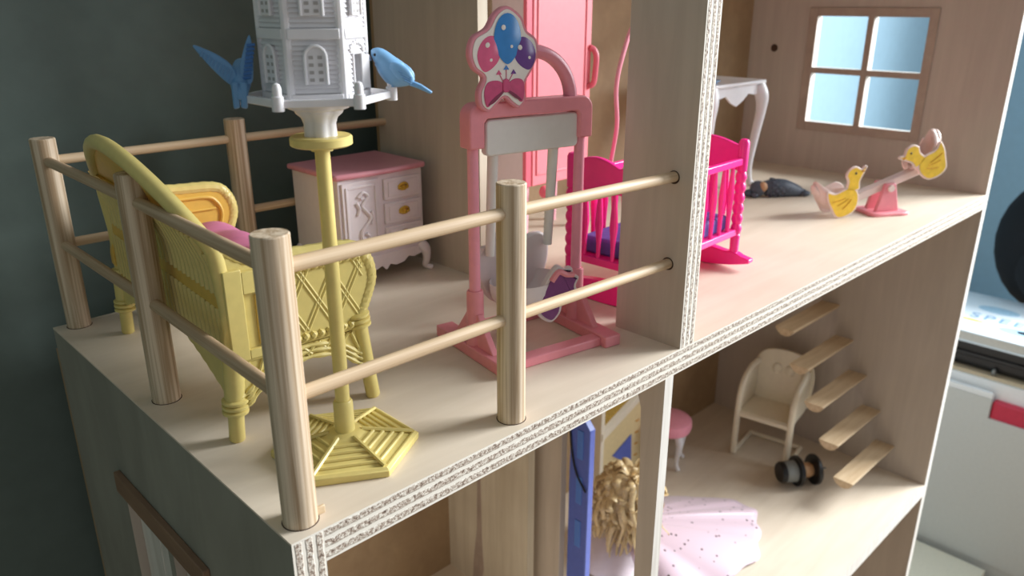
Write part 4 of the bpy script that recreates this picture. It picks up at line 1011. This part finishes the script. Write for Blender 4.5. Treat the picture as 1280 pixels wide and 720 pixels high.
def doll():
    t = thing('fashion_doll', 'blond curly-haired doll in a pink glitter dress sitting in the lower room', 'doll', (63.8, 24.8, ZL), -27)
    # sitting upright with the legs along local +x under the dress; one continuous skinned body
    me = bpy.data.meshes.new('body')
    J = [(0, 0, 1.9), (-0.3, 0, 4.2), (-0.4, 0, 6.6), (-0.3, 0, 8.1), (0.0, 0, 9.9), (-0.4, -1.7, 6.6), (0.5, -2.7, 4.4), (1.7, -3.1, 2.4), (2.4, -3.2, 1.6), (-0.4, 1.7, 6.6), (0.5, 2.7, 4.4), (1.7, 3.1, 2.4), (2.4, 3.2, 1.6),
         (0.8, -1.0, 1.5), (6.5, -1.2, 1.3), (12.0, -1.2, 0.9), (13.2, -1.2, 1.2), (0.8, 1.0, 1.5), (6.5, 1.2, 1.3), (12.0, 1.2, 0.9), (13.2, 1.2, 1.2)]
    E_ = [(0, 1), (1, 2), (2, 3), (3, 4), (2, 5), (5, 6), (6, 7), (7, 8), (2, 9), (9, 10), (10, 11), (11, 12), (0, 13), (13, 14), (14, 15), (15, 16), (0, 17), (17, 18), (18, 19), (19, 20)]
    rad = [1.5, 1.1, 1.45, 0.6, 1.5, 0.65, 0.5, 0.4, 0.35, 0.65, 0.5, 0.4, 0.35, 0.9, 0.65, 0.4, 0.35, 0.9, 0.65, 0.4, 0.35]
    me.from_pydata([tuple(Vector(p)*S) for p in J], E_, []); o = bpy.data.objects.new('body', me); COL.objects.link(o); o.parent = t
    me.materials.append(M_SKIN)
    o.modifiers.new('skin', 'SKIN')
    for i, r in enumerate(rad):
        sv = me.skin_vertices[0].data[i]; sv.radius = (r*S, r*S); sv.use_root = (i == 0)
    su = o.modifiers.new('sub', 'SUBSURF'); su.levels = 2; su.render_levels = 2
    for y in (-0.5, 0.5): MB().ell((1.3, y, 10.2), (0.15, 0.22, 0.16), 10, 6).build('eye', M_DOORB, t)
    MB().ell((1.5, 0, 9.75), (0.22, 0.16, 0.25), 10, 6).build('nose', M_SKIN, t)
    MB().ell((1.3, 0, 9.2), (0.12, 0.4, 0.12), 10, 6).build('mouth', M_BOW, t)
    MB().lathe([(1.9, 1.5), (1.35, 3.6), (1.3, 4.4), (1.75, 6.2), (1.7, 7.0), (1.5, 7.2)], c=(-0.3, 0), n=24).build('bodice', M_SATIN, t)
    def back(u, v, d=0.0):                                  # satin train behind the doll
        a = math.radians(95+170*u); r = 1.5+v*(6.8+0.3*math.sin(u*30))
        return (-0.2+r*math.cos(a), r*math.sin(a), 4.0*(1-v)**1.1+0.35+0.25*v*(1+math.sin(u*24))+d)
    MB().grid(back, 60, 10, lambda u, v: back(u, v, -0.12)).build('train', M_SATIN, t, smooth=80)
    rnd = random.Random(3); mb = MB(); hc = Vector((-0.2, 0, 10.2))
    for k in range(420):
        th = rnd.uniform(0, 2*PI); ph = math.acos(rnd.uniform(-0.2, 1)); d = Vector((math.sin(ph)*math.cos(th), math.sin(ph)*math.sin(th), math.cos(ph)))
        if d.x > 0.55 and d.z < 0.5: continue                # leave the face free
        p = hc+d*1.55+Vector((0, 0, 0.5)); hz = Vector((d.x, d.y, 0)); hz = hz.normalized() if hz.length > 0.05 else Vector((-1, 0, 0))
        spread = rnd.uniform(1.2, 5.0); drop = rnd.uniform(2.5, 9.2); rc = rnd.uniform(0.35, 0.8); tw = rnd.uniform(1.0, 2.0); ph0 = rnd.uniform(0, 6)
        a = hz; b = Vector((-hz.y*0.6, hz.x*0.6, 0.8)); pts = []; n = 22; rnd2 = rnd.uniform(0, 1)
        for i in range(n):
            q = i/(n-1); c = p+hz*spread*(1-math.exp(-2.6*q))+Vector((0, 0, (0.6+1.6*rnd2)*math.sin(PI*min(1, q*1.4))*max(0, d.z)-drop*q**1.35))
            c += (a*math.cos(ph0+tw*2*PI*q)+b*math.sin(ph0+tw*2*PI*q))*rc*min(1, q*2.5)
            c.z = max(c.z, 0.9); pts.append(c)
        mb.tube(pts, [0.46*(1-0.65*(i/(n-1))**2) for i in range(n)], 6, flat=0.33)
    mb.ell(hc, (1.75, 1.75, 1.75), 18, 12)
    mb.ell((-1.6, 0, 8.6), (2.6, 3.6, 4.2), 24, 16)
    tag(mb.build('hair', M_HAIR, t, smooth=80), kind='stuff')
    def sk_(u, v, dz=0.0):                                  # wide ruffled skirt over the legs
        a = 2*PI*u; w = 1+0.03*math.sin(11*a+2*math.sin(a))+0.07*math.sin(3*a+1)+0.05*math.sin(5*a)
        x = 8.3*v+(1.4+11.6*v*w)*math.cos(a); y = (1.4+(9.6 if math.sin(a) < 0 else 8.4)*v*w)*math.sin(a)
        if x < -2.4: x = -2.4+(x+2.4)*0.2
        return (x, y, 4.2*(1-v)**0.95+0.4+0.16*v*(1+math.sin(13*a+3*math.sin(2*a)))+0.5*v*(1-v)*(1+math.sin(7*a+1+math.sin(3*a)))+dz)
    MB().grid(lambda u, v: sk_(u, v), 120, 18, lambda u, v: sk_(u, v, -0.12)).build('skirt', M_TULLE, t, smooth=80)
doll()

# ================================================================== beyond the dollhouse: cabinet, book, bag
def cabinet():
    x = 160
    t = thing('storage_cabinet', 'pale grey-white storage cabinet with cut-out handle, right of the dollhouse', 'cabinet', (x, -15, ZF))
    y0, y1 = -45, 50; zt = 48.6
    MB().box(1.2, 46, y0, y1, 0, zt-2).build('body', M_CAB, t)
    # drawer front with a rounded hand slot
    mb = MB(); ys_ = [y0, 9.5, 18.1, y1]; zs_ = [9, zt-5.5, zt-1.0]
    mb.plate(ys_, zs_, lambda i, j: i == 1 and j == 1, 'yz', 0, 1.2, 0)
    mb.build('drawer_front', M_CAB, t, weld=True)
    MB().box(0.05, 1.2, 18.1, y1, zt-1.0, zt+0.3).build('front_lip', M_CABE, t, bevel=0.15)
    MB().box(0.05, 1.2, y0, 9.5, zt-1.0, zt+0.3).build('front_lip', M_CABE, t, bevel=0.15)
    MB().box(0.3, 1.25, y0, y1, 0, 9).build('plinth', M_CAB, t)
    MB().box(2.2, 46, y0, y1, zt-2, zt+2.0).build('shelf', M_CABE, t, bevel=0.1)
    MB().box(3.0, 46, y0, y1, zt+2.0, zt+2.8).build('shelf_liner', M_CABW, t)
    q = MB().box(0.6, 3.5, 9.2, 18.0, zt-6, zt-1.6); tag(q.build('red_box', M_RED, None, bevel=0.4), 'crimson plastic box showing in the cabinet handle slot', 'box').location = Vector((x, -15, ZF))*S
    # black padded bag on the shelf
    b = thing('black_bag', 'long black padded bag on the cabinet shelf under the book', 'bag', (x+8, -5, ZF+zt+2.8))
    MB().box(-4, 20, -30, 34, 0, 6.6).build('bag_body', M_BLACK, b, bevel=1.6, seg=4)
    MB().tube([(-4.2, -28, 3.4), (-4.2, 33, 3.4)], 0.5, 8).build('piping', M_BLACK, b)
    MB().lathe([(0.3, 0.3), (0.6, 0.9), (0.3, 1.7)], c=(-4.9, 9.5), n=10).build('zip_pull', M_STEEL, b)
    k = thing('picture_book', 'white picture book with blue drawings lying on the black bag', 'book', (x+4.5, 8, ZF+zt+9.4), 0)
    bw = MB().box(-3.0, 24, -26, 20, 0.0, 0.35).build('cover', M_BOOK, k, bevel=0.1)
    MB().box(-2.7, 23.6, -25.6, 19.5, 0.35, 2.1).build('pages', M_PAPER, k)
    cv = MB().box(-3.0, 24, -26, 20, 2.1, 2.5).build('cover', M_BOOK, k, bevel=0.1)
    for (px, py, rx, ry, m) in ((3.5, -6.0, 2.2, 4.6, M_PRINTB), (14.5, 1.5, 2.2, 4.2, M_PRINTB), (12.0, -9.0, 1.6, 2.2, M_PRINTY), (12.6, -7.0, 0.9, 1.6, M_PRINTR), (4.6, 4.2, 0.6, 2.6, M_PRINTY), (3.8, -6.4, 0.9, 1.6, M_PRINTR), (0.5, -15, 1.5, 3, M_PRINTB), (18, -12, 2, 3, M_PRINTR)):
        q = MB(); q.M = T(px, py, 2.5) @ Matrix.Diagonal((rx, ry, 1, 1)); q.lathe([(1, -0.02), (1, 0.03)], n=24); q.build('cover_drawing', m, cv)
    cu = bpy.data.curves.new('title', 'FONT'); cu.body = 'SPEELT'; cu.size = 4.6*S; cu.extrude = 0.02*S; cu.space_character = 1.25
    tmp = bpy.data.objects.new('tmp', cu); COL.objects.link(tmp)
    me = bpy.data.meshes.new_from_object(tmp.evaluated_get(bpy.context.evaluated_depsgraph_get())); bpy.data.objects.remove(tmp)
    me.materials.append(M_TITLE)
    to = bpy.data.objects.new('title_lettering', me); COL.objects.link(to); to.parent = cv
    to.location = Vector((6.6, 5.5, 2.54))*S; to.rotation_euler = (0, 0, math.radians(-90))
    g = thing('black_backpack', 'black rounded backpack against the pale blue wall, right edge', 'backpack', (x+34, 2, ZF+zt+9.4))
    MB().ell((0, 0, 16), (8, 15, 17), 24, 14).build('pack', M_FABK, g)
    MB().ell((-7, -1, 11), (3, 9, 8), 18, 10).build('front_pocket', M_FABK, g)
    c = thing('cream_box', 'low cream cardboard box on the floor in front of the cabinet', 'box', (148, 4, ZF))
    MB().box(-11, 10, -7.2, 24, 0, 8.2).build('box_body', M_BOXC, c, bevel=0.2)
    MB().box(-11.3, 10.3, -7.5, 24.3, 6.6, 8.6).build('box_lid', M_BOXC, c, bevel=0.2)
cabinet()
